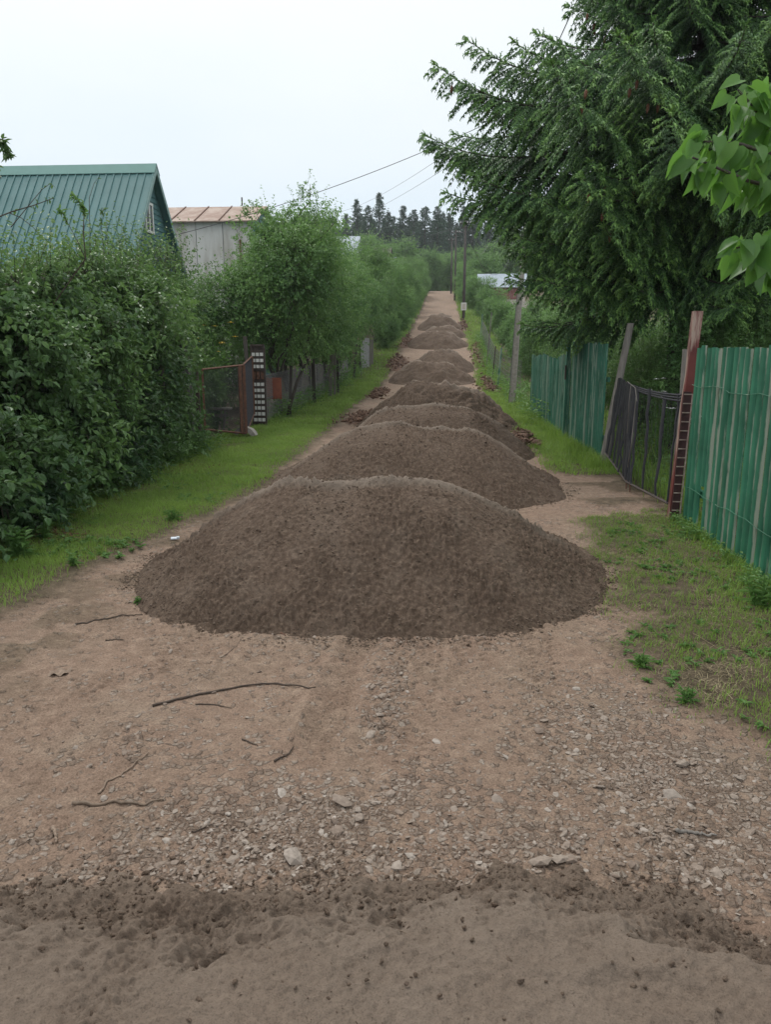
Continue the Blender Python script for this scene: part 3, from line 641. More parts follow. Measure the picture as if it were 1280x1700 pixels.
# ------------------------------------------------------------------ orchard row on the left
OG = 'fruit trees lining the left verge'
tree('fruit_tree', 'low leafy tree left of the white wall foot, just behind the rusty gate', 'tree', (-7.4, 21.3, 0), 4.4, 1.6, .1, (.085, .058), 1800, 9, L_APPLE, .06, 'fruit trees lining the left verge', 9, .4, stems=3)
protoA = [tree('fruit_tree', 'wispy topped plum tree leaning over the wooden fence, nearest of the left row', 'tree', (-4.8, 22.6, 0), 5.7, 2.3, .24, (.085, .058), 4200, 9, L_APPLE, .09, OG, 12, .45, stems=3),
          tree('fruit_tree', 'round crowned fruit tree second in the left row, before the small pale roof', 'tree', (-5.2, 27.4, 0), 6.9, 2.6, .2, (.10, .066), 3000, 9, L_APPLE, .08, OG, 11, .45, tbias=.05, stems=2),
          tree('fruit_tree', 'low bushy fruit tree third in the left row, hanging to the fence top', 'tree', (-5.3, 32.2, 0), 6.8, 2.6, .16, (.115, .075), 2500, 9, L_FAR, .08, OG, 11, .5, tbias=.02, stems=3)]
rest = [(-5.5, 36.5, .95), (-5.9, 41.5, 1.05), (-5.6, 46.5, .92), (-5.4, 51.5, 1.0), (-4.9, 57, .86), (-4.7, 62.5, .95), (-4.3, 69, .85), (-4.2, 76, .92), (-3.9, 84, .8), (-3.9, 93, .88), (-3.7, 103, .78), (-3.6, 114, .74), (-3.5, 126, .7)]
olab = ['fourth', 'fifth', 'sixth', 'seventh', 'eighth', 'ninth', 'tenth', 'eleventh', 'twelfth', 'thirteenth', 'fourteenth', 'fifteenth', 'sixteenth']
for k, (x, y, s) in enumerate(rest):
    c = copy_tree(protoA[(k * 2 + 1) % 3]); c.location = (x, y, float(H(x, y))); c.rotation_euler.z = rng.uniform(0, 6.28); c.scale = (s, s, s * rng.uniform(.95, 1.1))
    c['label'] = olab[k] + ' fruit tree from the camera in the leafy row along the left verge'
# wispy top branches on the first tree
g = Geo(); crown(g, [(.35, 0, 5.4, .35, .35, .4), (.75, .1, 6.0, .28, .3, .4), (1.0, .1, 6.45, .15, .2, .3), (1.3, 0, 5.7, .35, .3, .22), (-.5, .1, 5.7, .35, .3, .35), (-1.0, 0, 5.3, .3, .3, .3), (1.75, 0, 5.6, .2, .2, .12)], 190, 9, .08, .05, .3, 4, twigs=1)
for e_ in ((1.0, .1, 6.6), (1.8, 0, 5.65), (-.6, .1, 5.9)): g.tube(limb((0.1, 0, 3.6), e_, 7, .1), np.linspace(.03, .006, 7), 5, mi=1)
g.build('branch', [L_APPLE, TWIG], protoA[0])
BG = 'garden trees behind the left row'
b1 = tree('garden_tree', 'bushy tree partly hiding the rusty roofed building', 'tree', (-6.8, 33.8, 0), 7.0, 2.5, .15, (.13, .085), 2700, 9, L_FAR, .1, BG, 12, .5, stems=2)
back = [(-9.5, 44, 1.05, 'tree beside the small pale roofed house behind the left row'), (-9.0, 54, 1.05, 'rounded tree behind the left row, just right of the pale roof'),
        (-9, 66, 1.0, 'tree behind the left row below the brown gable'), (-8.5, 78, 1.0, 'tree behind the left row, below the dark pines'), (-8, 90, 1.0, 'light green tree behind the left row near the hill top'), (-14, 50, 1.0, 'tree behind the rusty roofed building'),
        (-7.6, 104, 1.05, 'tree behind the left row beside the farthest stretch of road')]
for x, y, s, lab in back:
    c = copy_tree(b1); c.location = (x, y, float(H(x, y))); c.rotation_euler.z = rng.uniform(0, 6.28); c.scale = (s, s, s); c['label'] = lab
# ------------------------------------------------------------------ far trees at the hill top
FG = 'leafy trees at the top of the lane'
f1 = tree('leafy_tree', 'bright green tree closing the end of the lane, left of the road', 'tree', (-2.6, 152, 11.2), 9.8, 3.6, .05, (.24, .15), 1900, 8, L_FAR, .15, FG, 12, .8, tbias=.05)
for x, y, s, lab in [(2.2, 156, .95, 'green tree closing the end of the lane, right of the road'), (-7.5, 142, 1.1, 'full green tree left of the top of the lane'), (-.3, 165, 1.05, 'green tree directly behind the end of the road'), (5.2, 150, 1, 'green tree at the hill top right of the utility poles'),
                     (9, 140, 1, 'green tree behind the grey roofed shed, left one'), (14, 138, 1.05, 'green tree behind the grey roofed shed, right one'), (-12, 128, 1.1, 'green tree left of the hill top beside the brown gable'), (19.5, 136, 1.1, 'green tree far right of the shed, seen through the spruce'), (26, 130, 1.1, 'rightmost green hill top tree behind the spruce'), (-18, 122, 1.05, 'green tree behind the pale roofed house')]:
    c = copy_tree(f1); c.location = (x, y, float(H(x, y)) - .9); c.rotation_euler.z = rng.uniform(0, 6.28); c.scale = (s, s, s); c['label'] = lab
RG = 'shrubs along the right fence line'
r1 = tree('roadside_shrub', 'leafy shrub by the utility pole box on the right verge', 'shrub', (4.1, 84, 0), 3.9, 1.8, .02, (.12, .08), 2000, 8, L_FAR, .05, RG, 11, .5, tbias=.08, stems=4)
r1.location.z = float(H(4.1, 84))
for x, y, s, lab in [(3.6, 95, 1, 'shrub right of the lane just past the first utility pole'), (3.5, 106, 1.1, 'shrub right of the lane by the farther utility pole'), (3.5, 118, 1.15, 'shrub on the right near the top of the lane'), (3.7, 131, 1.2, 'tall shrub on the right at the top of the lane'),
                     (6.2, 112, 1.6, 'yellow green bushy tree left of the grey roofed shed'), (4.6, 74, .85, 'shrub right of the farthest sand mound'), (4.6, 66, .75, 'shrub on the right verge below the red walled shed'), (4.8, 58, .75, 'shrub on the right verge behind the thin fence posts, upper one'),
                     (4.9, 50.5, .75, 'shrub on the right verge behind the thin fence posts, middle one'), (4.9, 44, .72, 'shrub on the right verge behind the greenish fence post'), (7.5, 62, .8, 'shrub in the right garden below the shed'), (7.2, 50, .85, 'shrub in the right garden left of the concrete pole')]:
    c = copy_tree(r1); c.location = (x, y, float(H(x, y)) - .1); c.rotation_euler.z = rng.uniform(0, 6.28); c.scale = (s, s, s); c['label'] = lab
for k, y in enumerate(np.arange(54, 132, 7.)):
    c = copy_tree(r1); x = -3.9 + .012 * (y - 54); c.location = (x, y, float(H(x, y)) - .1); c.rotation_euler.z = rng.uniform(0, 6.28); q = rng.uniform(.5, .68); c.scale = (q, q, q); c['group'] = 'low shrubs filling the foot of the far left tree row'
    c['label'] = ['nearest', 'second', 'third', 'fourth', 'fifth', 'sixth', 'seventh', 'eighth', 'ninth', 'tenth', 'eleventh', 'last'][k] + ' low shrub under the far left tree row going up the hill'
d1 = tree('garden_shrub', 'dark leafy shrub behind the concrete pole and low green fence', 'shrub', (5.5, 31, 0), 3.9, 1.9, .02, (.075, .045), 2600, 9, L_APPLE, .05, 'dark shrubs behind the right fences', 13, .42, tbias=-.08, stems=5)
for x, y, s, lab in [(4.6, 36.5, .8, 'dark shrub just left of the concrete pole'), (8.2, 28, .95, 'dark shrub under the lowest spruce branches left of the leaning pole'), (5.2, 24.5, .78, 'dark shrub right behind the tall green fence panel'), (7.2, 20.5, .88, 'dense dark shrub seen over the black gate, left one'), (7.0, 15.8, .82, 'dense dark shrub seen over the black gate next to the red post'),
                     (9.8, 18.5, .9, 'dark shrub behind the near green fence under the spruce'), (9.2, 13.5, .7, 'dark shrub close behind the near green fence'), (4.9, 13.9, .72, 'dark shrub round the foot of the big spruce behind the gate'), (4.5, 17.5, .62, 'dark shrub behind the tall green panel beside the leaning pole'), (-6.6, 20.2, .45, 'low dark shrub behind the mesh of the rusty gate'), (-5.9, 17.6, .3, 'small green shrub right behind the rusty gate'), (-7.3, 25.0, .8, 'shrub in the yard before the foot of the white sheet wall'), (-10, 29, .95, 'shrub hiding the foot of the white sheet wall')]:
    c = copy_tree(d1); c.location = (x, y, float(H(x, y)) - .05); c.rotation_euler.z = rng.uniform(0, 6.28); c.scale = (s, s, s); c['label'] = lab

# ------------------------------------------------------------------ pines on the skyline
def pine(seed, h=24, r=2.6, spr=True):
    t = thing('pine_tree', 'tall dark conifer on the skyline at the top of the hill', 'pine', (0, 0, 0), 'dark conifers on the skyline')
    Geo().tube([(0, 0, -1), (0, 0, h * .5), (0, 0, h * .97)], [.3, .2, .05], 6).build('trunk', BARK, t)
    g = Geo(); rg = np.random.default_rng(seed); P = []; O = []
    for z in np.arange(h * .2, h * .99, .36):
        f = z / h; L = r * (1.4 * (1 - f) ** (.95 if spr else .8) + .02) * (1 if spr else sst(.15, .4, f))
        for b in range(7):
            a = rg.uniform(0, 6.283); l_ = L * rg.uniform(.5, 1.5) * (.75 + .5 * (math.sin(z * 2.6 + seed) > 0)); m = 8; q = np.linspace(.15, 1, m)
            P.append(np.stack([np.cos(a) * q * l_, np.sin(a) * q * l_, z - q * l_ * rg.uniform(-.1, .35)], -1) + rg.normal(0, .12, (m, 3))); O.append(np.repeat([[math.cos(a), math.sin(a), 0]], m, 0))
    P = np.concatenate(P); o_ = np.concatenate(O); n = len(P)
    tp = .35 + .75 * np.clip(1.15 - P[:, 2] / h, 0, 1) ** .6
    V, Fa = leaves(P, unit(o_ + rdir(n) * .8 + [0, 0, .1]), unit(np.array([0, 0, 1.]) + rdir(n) * .8), rng.uniform(.5, 1.0, n) * tp, rng.uniform(.25, .45, n) * tp, 4)
    g.add(V, Fa, np.repeat(np.clip(rng.normal(.4, .2, n), 0, 1), 4)); g.build('crown', [L_PINE], t); return t
pp = [pine(1, 24, 3.9), pine(2, 23, 4.3, False), pine(3, 25, 3.6), pine(4, 22, 4.2, False)]
k = 0
for x in np.arange(-36, 60, 2.9):
    for row in range(3):
        yy = 192 + row * 11 + rng.uniform(-5, 5); xx = x + rng.uniform(-.9, .9) + row * .97
        if x < -30 and row == 0: continue
        c = pp[k] if k < 4 else copy_tree(pp[rng.integers(0, 4)]); k += 1
        s = rng.uniform(.84, 1.0) * (1.0 if x > -24 else .96); c.location = (xx, yy, float(H(xx, yy))); c.scale = (rng.uniform(.9, 1.15), rng.uniform(.9, 1.15), s); c.rotation_euler.z = rng.uniform(0, 6.28)

# ------------------------------------------------------------------ spruces on the right
def spruce(label, base, Ht, prof, zmin, zmax, seed, dens=1.0, sector=None):
    t = thing('spruce_tree', label, 'spruce', base, 'spruces overhanging the right fence')
    Geo().tube([(0, 0, -.2), (.03, .02, Ht * .4), (0, 0, Ht)], [.24, .15, .02], 9).build('trunk', BARK, t, True)
    rg = np.random.default_rng(seed)
    wood = Geo(); SP, SD, SL, ST = [], [], [], []; cones = []
    z = zmin
    while z < zmax:
        nb = 7
        for b in range(nb):
            az = 6.283 * (b / nb) + rg.uniform(-.45, .45) + z * 2.1
            tocam = math.sin(-az) * .5 + .5                      # denser on the side that the lane sees
            if tocam < .18 and rg.random() < .6: continue
            L = prof(z, az) * rg.uniform(.72, 1.08) ** (.5 if math.cos(az) < -.6 else 1)
            if L < .3: continue
            n = 14; s = np.linspace(0, 1, n); el = R(rg.uniform(-4, 14)) - .015 * (zmax - z)
            hx = np.cos(az); hy = np.sin(az)
            zz = L * (math.tan(el) * s - .42 * s ** 1.5 + .34 * s ** 3.2); rad = L * s * .97
            bend = rg.normal(0, .12) * L * s ** 2
            P = np.stack([hx * rad - hy * bend, hy * rad + hx * bend, z + zz], -1)
            wood.tube(P, np.linspace(.035 * L / 4 + .01, .006, n), 5)
            T = unit(np.gradient(P, axis=0)); step = .09 / dens
            for sc in np.arange(.12 * L, L, step):
                i = min(sc / L * (n - 1), n - 1.001); k = int(i); f = i - k; p = P[k] * (1 - f) + P[k + 1] * f; tt = T[k]
                lat = np.cross(tt, [0, 0, 1.]); lat /= np.linalg.norm(lat) + 1e-9
                for sg in (-1, 1):
                    l2 = min(.95, .36 * (L - sc) + .16) * rg.uniform(.65, 1.15)
                    d2 = lat * sg * rg.uniform(.5, 1.0) + tt * rg.uniform(.5, .9) + np.array([0, 0, rg.uniform(-.55, .05)]); d2 /= np.linalg.norm(d2)
                    m = max(2, int(l2 / .05)); u = (np.arange(m) + 1) / m
                    q = p + d2 * (u * l2)[:, None] - np.array([0, 0, 1]) * (u ** 1.7 * l2 * rg.uniform(.2, .75))[:, None]
                    a2 = unit(np.gradient(np.vstack([p, q]), axis=0))[1:]
                    la = np.cross(a2, [0, 0, 1.]); la /= np.linalg.norm(la, axis=1)[:, None] + 1e-9
                    for s2 in (-1, 1):
                        dd = a2 * .75 + la * s2 * rg.uniform(.35, .75, (m, 1)) - np.array([0, 0, 1]) * rg.uniform(.05, .5, (m, 1))
                        SP.append(q); SD.append(dd); SL.append(rg.uniform(.08, .15, m) * (1.15 - .35 * u))
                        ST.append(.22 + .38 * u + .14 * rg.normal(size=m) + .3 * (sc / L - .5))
                    SP.append(q[-1:]); SD.append(a2[-1:]); SL.append(np.array([.13])); ST.append(np.array([.85]))
            m = int(L * .55 / .03); i_ = np.linspace(.45, .999, m) * (n - 1); k_ = i_.astype(int); f_ = (i_ - k_)[:, None]; q_ = P[k_] * (1 - f_) + P[k_ + 1] * f_
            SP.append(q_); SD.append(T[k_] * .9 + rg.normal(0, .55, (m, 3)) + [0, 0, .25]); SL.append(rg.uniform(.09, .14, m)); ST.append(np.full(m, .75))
            m = 5; SP.append(np.repeat(P[-1:], m, 0)); SD.append(T[-1] + rg.normal(0, .35, (m, 3))); SL.append(np.full(m, .13)); ST.append(np.full(m, .9))
            if z > 4.6 and z < 9.5 and rg.random() < .3 and tocam > .6 and len(cones) < 76:
                for c in range(rg.integers(2, 6)): cones.append(P[int(n * rg.uniform(.6, .95))] + rg.normal(0, .1, 3) - [0, 0, .1])
        z += .235 / dens ** .5
    wood.build('branch', BARK, t, True)
    P = np.concatenate(SP); Dd = unit(np.concatenate(SD)); L = np.concatenate(SL)[:, None]; T = np.clip(np.concatenate(ST), 0, 1)
    n = len(P); A = unit(np.cross(Dd, [0.1, .2, 1.])); B = np.cross(Dd, A); rr = .0150 * rg.uniform(.8, 1.25, (n, 1))
    an = [0, 2.094, 4.189]; mid = P + Dd * L * .35
    ring = [mid + (A * math.cos(a) + B * math.sin(a)) * rr for a in an]
    V = [P] + ring + [P + Dd * L]
    Fs = [[0, 1, 2], [0, 2, 3], [0, 3, 1], [1, 4, 2], [2, 4, 3], [3, 4, 1]]
    for j in range(4):                                           # needles standing off the shoot
        a = j * 2.4 + rg.uniform(0, 1.5, (n, 1)); o_ = A * np.cos(a) + B * np.sin(a); tt = .12 + .22 * j; e = P + Dd * L * tt
        V += [e, e + Dd * .022, e + o_ * .038 + Dd * .03]; k = 5 + 3 * j; Fs.append([k, k + 1, k + 2])
    nv = len(V); V = np.stack(V, 1).reshape(-1, 3); Fa = (np.arange(n)[:, None, None] * nv + np.array(Fs)[None]).reshape(-1, 3)
    print('spruce shoots', n)
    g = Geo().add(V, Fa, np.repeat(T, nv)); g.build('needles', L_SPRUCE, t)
    for c in cones[:80]: Geo().tube([c, c - [0, 0, .03], c - [.005, 0, .09], c - [.01, 0, .135]], [.008, .026, .023, .004], 7).build('cone', CONE, t, True)
    return t
def prof1(z, az):
    b = np.interp(z, [2.5, 3.3, 4.3, 5.2, 6.0, 6.8, 7.3, 7.7, 9.0, 10, 15], [2.5, 3.0, 3.45, 4.3, 5.0, 4.8, 4.2, 2.6, 2.3, 2.1, .2])
    return b * (1.0 if math.cos(az) < -.2 else .78)
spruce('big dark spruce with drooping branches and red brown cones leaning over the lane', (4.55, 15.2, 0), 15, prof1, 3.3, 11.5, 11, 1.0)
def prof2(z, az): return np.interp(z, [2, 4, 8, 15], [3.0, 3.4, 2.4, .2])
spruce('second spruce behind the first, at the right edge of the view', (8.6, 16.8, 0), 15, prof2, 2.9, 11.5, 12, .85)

# ------------------------------------------------------------------ near lilac branch on the right
t = wthing('lilac_bush', 'bright heart shaped leaves of a lilac reaching in at the right edge before the spruce', 'bush', (2.45, 2.9, 0))
g = Geo(); g.tube([(2.45, 2.9, -.1), (2.4, 2.85, 1.2), (2.25, 2.75, 2.4), (2.05, 2.7, 3.0)], [.05, .04, .025, .012], 7)
g.tube([(2.45, 2.95, -.1), (2.55, 3.0, 1.4), (2.5, 3.0, 2.6), (2.4, 3.0, 3.2)], [.045, .035, .02, .01], 7)
sprays = [[D(1420, 330, 2.7), D(1330, 250, 2.7), D(1260, 190, 2.65), D(1225, 150, 2.6)], [D(1420, 330, 2.7), D(1320, 270, 2.7), D(1230, 240, 2.6), D(1165, 235, 2.55)],
          [D(1400, 370, 2.7), D(1320, 320, 2.65), D(1240, 300, 2.6), D(1150, 262, 2.5)], [D(1420, 420, 2.7), D(1360, 420, 2.7), D(1290, 400, 2.6), D(1222, 412, 2.55)],
          [D(1400, 330, 2.8), D(1350, 340, 2.8), D(1290, 320, 2.75), D(1200, 290, 2.7)], [D(1420, 420, 2.8), D(1350, 440, 2.7), D(1300, 450, 2.7), D(1262, 440, 2.6)], [D(1400, 220, 2.8), D(1350, 180, 2.8), D(1310, 160, 2.7), D(1270, 160, 2.7)]]
for s_ in sprays: g.tube([(2.25, 2.8, 2.45)] + s_ if s_[0][2] > 2.6 else [(2.4, 2.85, 1.9)] + s_, np.linspace(.014, .003, 5), 5)
g.build('stem', BARK, t, True)
HEART = np.array([[0, 0], [-.10, .26], [-.02, .46], [.22, .50], [.5, .40], [.78, .17], [1.0, 0]])
def hearts(P, Dr, N, L):
    n = len(P); Dr = unit(Dr); Sd = unit(np.cross(Dr, N)); N = np.cross(Sd, Dr); V = []
    for u, w in HEART: V.append(P + Dr * (u * L)[:, None] + Sd * (w * L * .74)[:, None] + N * ((w * .22 - .22 * u * u) * L)[:, None])
    for u, w in HEART[1:-1]: V.append(P + Dr * (u * L)[:, None] - Sd * (w * L * .74)[:, None] + N * ((w * .22 - .22 * u * u) * L)[:, None])
    V.append(P + Dr * (.45 * L)[:, None] - N * (.05 * L)[:, None])
    m = len(V); F3 = []
    ringr = [0, 1, 2, 3, 4, 5, 6]; ringl = [0, 7, 8, 9, 10, 11, 6]
    for a in range(6): F3.append([12, ringr[a], ringr[a + 1]]); F3.append([12, ringl[a + 1], ringl[a]])
    return np.stack(V, 1).reshape(-1, 3), (np.arange(n)[:, None, None] * m + np.array(F3)[None]).reshape(-1, 3), m
g = Geo()
for s_ in sprays:
    s_ = np.array(s_); n = 34; tt = rng.uniform(1.0, 2.98, n); tt[:3] = [2.98, 2.9, 2.8]; k = tt.astype(int); f = (tt - k)[:, None]; P = s_[k] * (1 - f) + s_[k + 1] * f
    d0 = unit(rdir(n) + [-.5, -.2, -.1]); pe = P + d0 * .035
    V = np.stack([P - [0, 0, .001], P + [0, 0, .001], pe], 1).reshape(-1, 3); g.add(V, np.arange(3 * n).reshape(-1, 3), .9)
    Dr = unit(d0 * .55 + rdir(n) * .25 + [-.1, 0, -.75]); N = unit(rdir(n) * .8 + [-.2, -.5, .6])
    V, Fa, m = hearts(pe, Dr, N, rng.uniform(.05, .09, n)); g.add(V, Fa, np.repeat(np.clip(rng.normal(.42, .32, n), 0, 1), m))
g.build('leaves', [L_LILAC], t, True)

# ------------------------------------------------------------------ grass and weeds
def blades(g, x, y, h, w, tint, lean=.45, mi=0):
    n = len(x); z = H(x, y); a = rng.uniform(0, 6.28, n); b = a + rng.uniform(-1, 1, n)
    P = np.stack([x, y, z - .005], -1); s = np.stack([np.cos(a), np.sin(a), 0 * a], -1) * (w / 2)[:, None]
    ld = np.stack([np.cos(b + 1.57), np.sin(b + 1.57), 0 * a], -1) * (h * lean * rng.uniform(.2, 1.6, n))[:, None]; up = np.array([0, 0, 1.]) * h[:, None]
    V = np.stack([P - s, P + s, P + s * .7 + up * .55 + ld * .35, P - s * .7 + up * .55 + ld * .35, P + up * .92 + ld], 1).reshape(-1, 3)
    k = np.arange(n)[:, None] * 5
    g.add(V, [k + [[0, 1, 2, 3]], k + [[3, 2, 4]]], np.repeat(tint, 5), mi)
def grassmask(x, y):
    m = soilmask(x, y); p = fbm(x, y, 1.1, 3, 401) * .5 + .5; q = fbm(x, y, 5, 2, 402) * .5 + .5
    left = x < 0; d = np.where(left, sst(.05, .7, edgeL(y) - x) , sst(.28, .62, p * .6 + q * .45) * .8 + .05)
    d = np.where(left & (x < -4.3), d * .6, d)
    d = np.where(~left & (y > 14), np.maximum(d, .8), d)
    return m * d
g = Geo()
for (n, x0, x1, y0, y1, hh, ww) in [(95000, -5.3, -2.4, 4.0, 11, (.02, .075), .005), (60000, -5.2, -2.3, 11, 20, (.03, .09), .009), (36000, -5.6, -2.4, 20, 42, (.05, .13), .018), (9000, -5.6, -2.4, 42, 60, (.08, .18), .03),
                              (52000, 1.1, 3.3, 3.2, 10, (.015, .06), .005), (30000, 1.4, 3.2, 12.5, 20, (.04, .13), .009), (22000, 1.6, 3.3, 20, 45, (.06, .2), .018), (9000, 1.6, 4.2, 45, 80, (.1, .25), .035), (9000, -4.5, -1.7, 58, 130, (.15, .35), .06), (7000, 1.6, 4.2, 80, 135, (.15, .35), .06), (12000, 3.1, 6.5, 9, 24, (.1, .45), .014)]:
    x = rng.uniform(x0, x1, n); y = rng.uniform(y0, y1, n); k = rng.random(n) < grassmask(x, y); x, y = x[k], y[k]; n = len(x)
    h = rng.uniform(*hh, n) * (.6 + .9 * vn(x * 1.4, y * 1.4, 404)); blades(g, x, y, h, np.full(n, ww) * rng.uniform(.7, 1.3, n), np.clip(.25 + .6 * vn(x * .9, y * .9, 405) + rng.normal(0, .13, n), 0, 1), .6)
    # taller tufts at the fence feet
for xx, y0, y1, n, hm in [(-4.95, 8, 15.6, 5000, .22), (-4.9, 20, 48, 9000, .28), (3.0, 6.0, 9.2, 2600, .14), (2.78, 13, 24, 7000, .32), (2.9, 24, 60, 8000, .4), (3.3, 10, 13.5, 2500, .35)]:
    y = rng.uniform(y0, y1, n); x = xx + rng.normal(0, .13, n); blades(g, x, y, rng.uniform(.3, 1, n) * hm, (.006 + y * .0005), np.clip(rng.normal(.5, .2, n), 0, 1), .5)
tag(g.build('grass', L_GRASS), 'short green grass on both verges of the lane', kind='stuff')
g = Geo()
x, y = scat(60000, 1.1, 3.2, 3.0, 10, lambda x, y: soilmask(x, y) * .8 * sst(.3, .6, vn(x * 3, y * 3, 480))); n = len(x)
blades(g, x, y, rng.uniform(.003, .022, n), np.full(n, .0055), rng.uniform(.0, 1, n), 3.0)
x, y = scat(9000, -4.6, -2.6, 4.0, 9, lambda x, y: soilmask(x, y) * .5); n = len(x); blades(g, x, y, rng.uniform(.004, .02, n), np.full(n, .004), rng.uniform(0, 1, n), 3.0)
x, y = scat(2500, -3.2, 2.0, 2.6, 6, lambda x, y: onroad(x, y) * .5); n = len(x); blades(g, x, y, rng.uniform(.002, .012, n), np.full(n, .0025), rng.uniform(0, .6, n), 3.0)
tag(g.build('dry_clippings', L_DRY), 'dry straw and grass clippings strewn over the verges', kind='stuff')
# low broadleaf weeds
g = Geo()
def rosettes(x, y, n_l, ll, lw, up, tb):
    for k in range(len(x)):
        m = n_l; a = rng.uniform(0, 6.28, m); z = float(H(x[k], y[k])) + rng.uniform(0, up, m)
        Dr = np.stack([np.cos(a), np.sin(a), rng.uniform(.1, .8, m)], -1); P = np.stack([np.full(m, x[k]) + rng.normal(0, up * .3, m), np.full(m, y[k]) + rng.normal(0, up * .3, m), z], -1)
        s = rng.uniform(.6, 1.2, m); V, Fa = leaves(P, Dr, unit(np.array([0, 0, 1.]) + rdir(m) * .4), ll * s, lw * s, 6, .12, .3); g.add(V, Fa, np.repeat(np.clip(rng.normal(tb, .18, m), 0, 1), 6))
x, y = scat(900, -4.8, -3.0, 4.5, 12, lambda x, y: sst(.4, .65, vn(x * 1.5, y * 1.5, 444)) * soilmask(x, y)); rosettes(x, y, 9, .06, .028, .03, .4)
x, y = scat(500, 1.3, 3.0, 3.2, 9, lambda x, y: sst(.5, .7, vn(x * 1.8, y * 1.8, 445)) * soilmask(x, y)); rosettes(x, y, 9, .05, .018, .02, .45)
y = rng.uniform(7.6, 15.5, 240); x = -4.9 + rng.normal(0, .16, 240); rosettes(x, y, 16, .075, .04, .38, .4)
y = rng.uniform(20.5, 48, 300); x = -4.85 + rng.normal(0, .2, 300); rosettes(x, y, 16, .11, .06, .6, .55)
y = rng.uniform(19, 60, 340); x = 2.95 + rng.normal(0, .22, 340); rosettes(x, y, 18, .11, .06, .7, .75)
y = rng.uniform(6, 9.3, 60); x = 2.85 + rng.normal(0, .06, 60); rosettes(x, y, 10, .05, .03, .12, .5)
x, y = scat(240, 3.2, 7, 9, 16, lambda x, y: 1 + 0 * x); rosettes(x, y, 18, .08, .04, .55, .6)
tag(g.build('weeds', L_BRIGHT), 'broad leaved weeds, nettles and dandelions along the fence feet', kind='stuff')
g = Geo(); x, y = scat(1400, -4.9, -3.9, 7.6, 13, lambda x, y: sst(.45, .7, vn(x * 1.3, y * .9, 470))); n = len(x)
V, Fa = leaves(np.stack([x, y, H(x, y) + .012], -1), rdir(n) * [1, 1, .15], unit(np.array([0, 0, 1.]) + rdir(n) * .4), .05, .03, 6); g.add(V, Fa, np.repeat(rng.random(n), 6))
tag(g.build('fallen_leaves', m_leaf('dead_leaf', (.06, .03, .02), (.13, .065, .04), (.22, .12, .07), .8, .1)), 'brown fallen leaves under the left hedge', kind='stuff')
# single plants
def plant(label, name, loc, nst, h, ll, lw, lm, nleaf=14, flower=None, group=None, cat='plant', wide=.2):
    loc = (loc[0], loc[1], float(H(loc[0], loc[1]))); t = thing(name, label, cat, loc, group); g = Geo(); fg = Geo(); st = Geo()
    for s in range(nst):
        a = rng.uniform(0, 6.28); rr = rng.uniform(0, wide); p0 = np.array([math.cos(a) * rr * .4, math.sin(a) * rr * .4, -.02]); hh = h * rng.uniform(.7, 1.05); p1 = np.array([math.cos(a) * rr * 1.3, math.sin(a) * rr * 1.3, hh])
        L = limb(p0, p1, 6, 0, .03); st.tube(L, np.linspace(.008, .003, 6), 4)
        q = rng.uniform(.12, 1, nleaf); P = p0 + (p1 - p0) * q[:, None]; Dr = unit(rdir(nleaf) * [1, 1, .3] + [0, 0, .35]); sz = rng.uniform(.6, 1.1, nleaf) * (1.15 - .5 * q)
        V, Fa = leaves(P, Dr, unit(np.array([0, 0, 1.]) + rdir(nleaf) * .3), ll * sz, lw * sz, 6, .12, .3); g.add(V, Fa, np.repeat(np.clip(rng.normal(.55, .2, nleaf), 0, 1), 6))
        if flower and s < flower[1]:
            m = 12; aa = np.arange(m) * 6.283 / m; c = np.repeat((p1 + [0, 0, .01])[None], m, 0); V, Fa = leaves(c, np.stack([np.cos(aa), np.sin(aa), .15 + 0 * aa], -1), np.repeat([[0, 0, 1.]], m, 0), flower[2], flower[2] * .45, 6, .05, .15); fg.add(V, Fa, .5)
            fg.add(*rocks((p1 + [0, 0, .015])[None], np.array([flower[2] * .3]), .6, 0.5))
    st.build('stem', L_BRIGHT, t); g.build('leaves', lm, t)
    if flower: fg.build('flower_heads', flower[0], t)
    return t
YEL = m_simple('yellow_petal', (.62, .42, .03), (.75, .55, .05), 30, .6, 0); WPET = m_simple('white_petal', (.65, .66, .63), (.8, .8, .78), 30, .6, 0)
plant('tall light green coneflower with yellow heads behind the rusty gate', 'yellow_coneflower', (-5.55, 18.2), 22, 2.6, .17, .06, L_BRIGHT, 26, (YEL, 8, .09), cat='flower', wide=.5)
plant('single yellow flower on a thin stem beside the dark gate post', 'yellow_flower', (-5.1, 19.4), 2, 2.25, .08, .03, L_BRIGHT, 5, (YEL, 2, .09), cat='flower', wide=.15)
for x, y, lab in [(3.6, 12.6, 'clump of white daisies behind the black gate'), (3.9, 12.0, 'low white daisies lower down behind the black gate')]:
    plant(lab, 'daisy', (x, y), 16, 1.5 if y > 12.3 else 1.2, .1, .02, L_BRIGHT, 10, (WPET, 12, .05), cat='flower', wide=.22)
WG = 'single weeds on the verge'
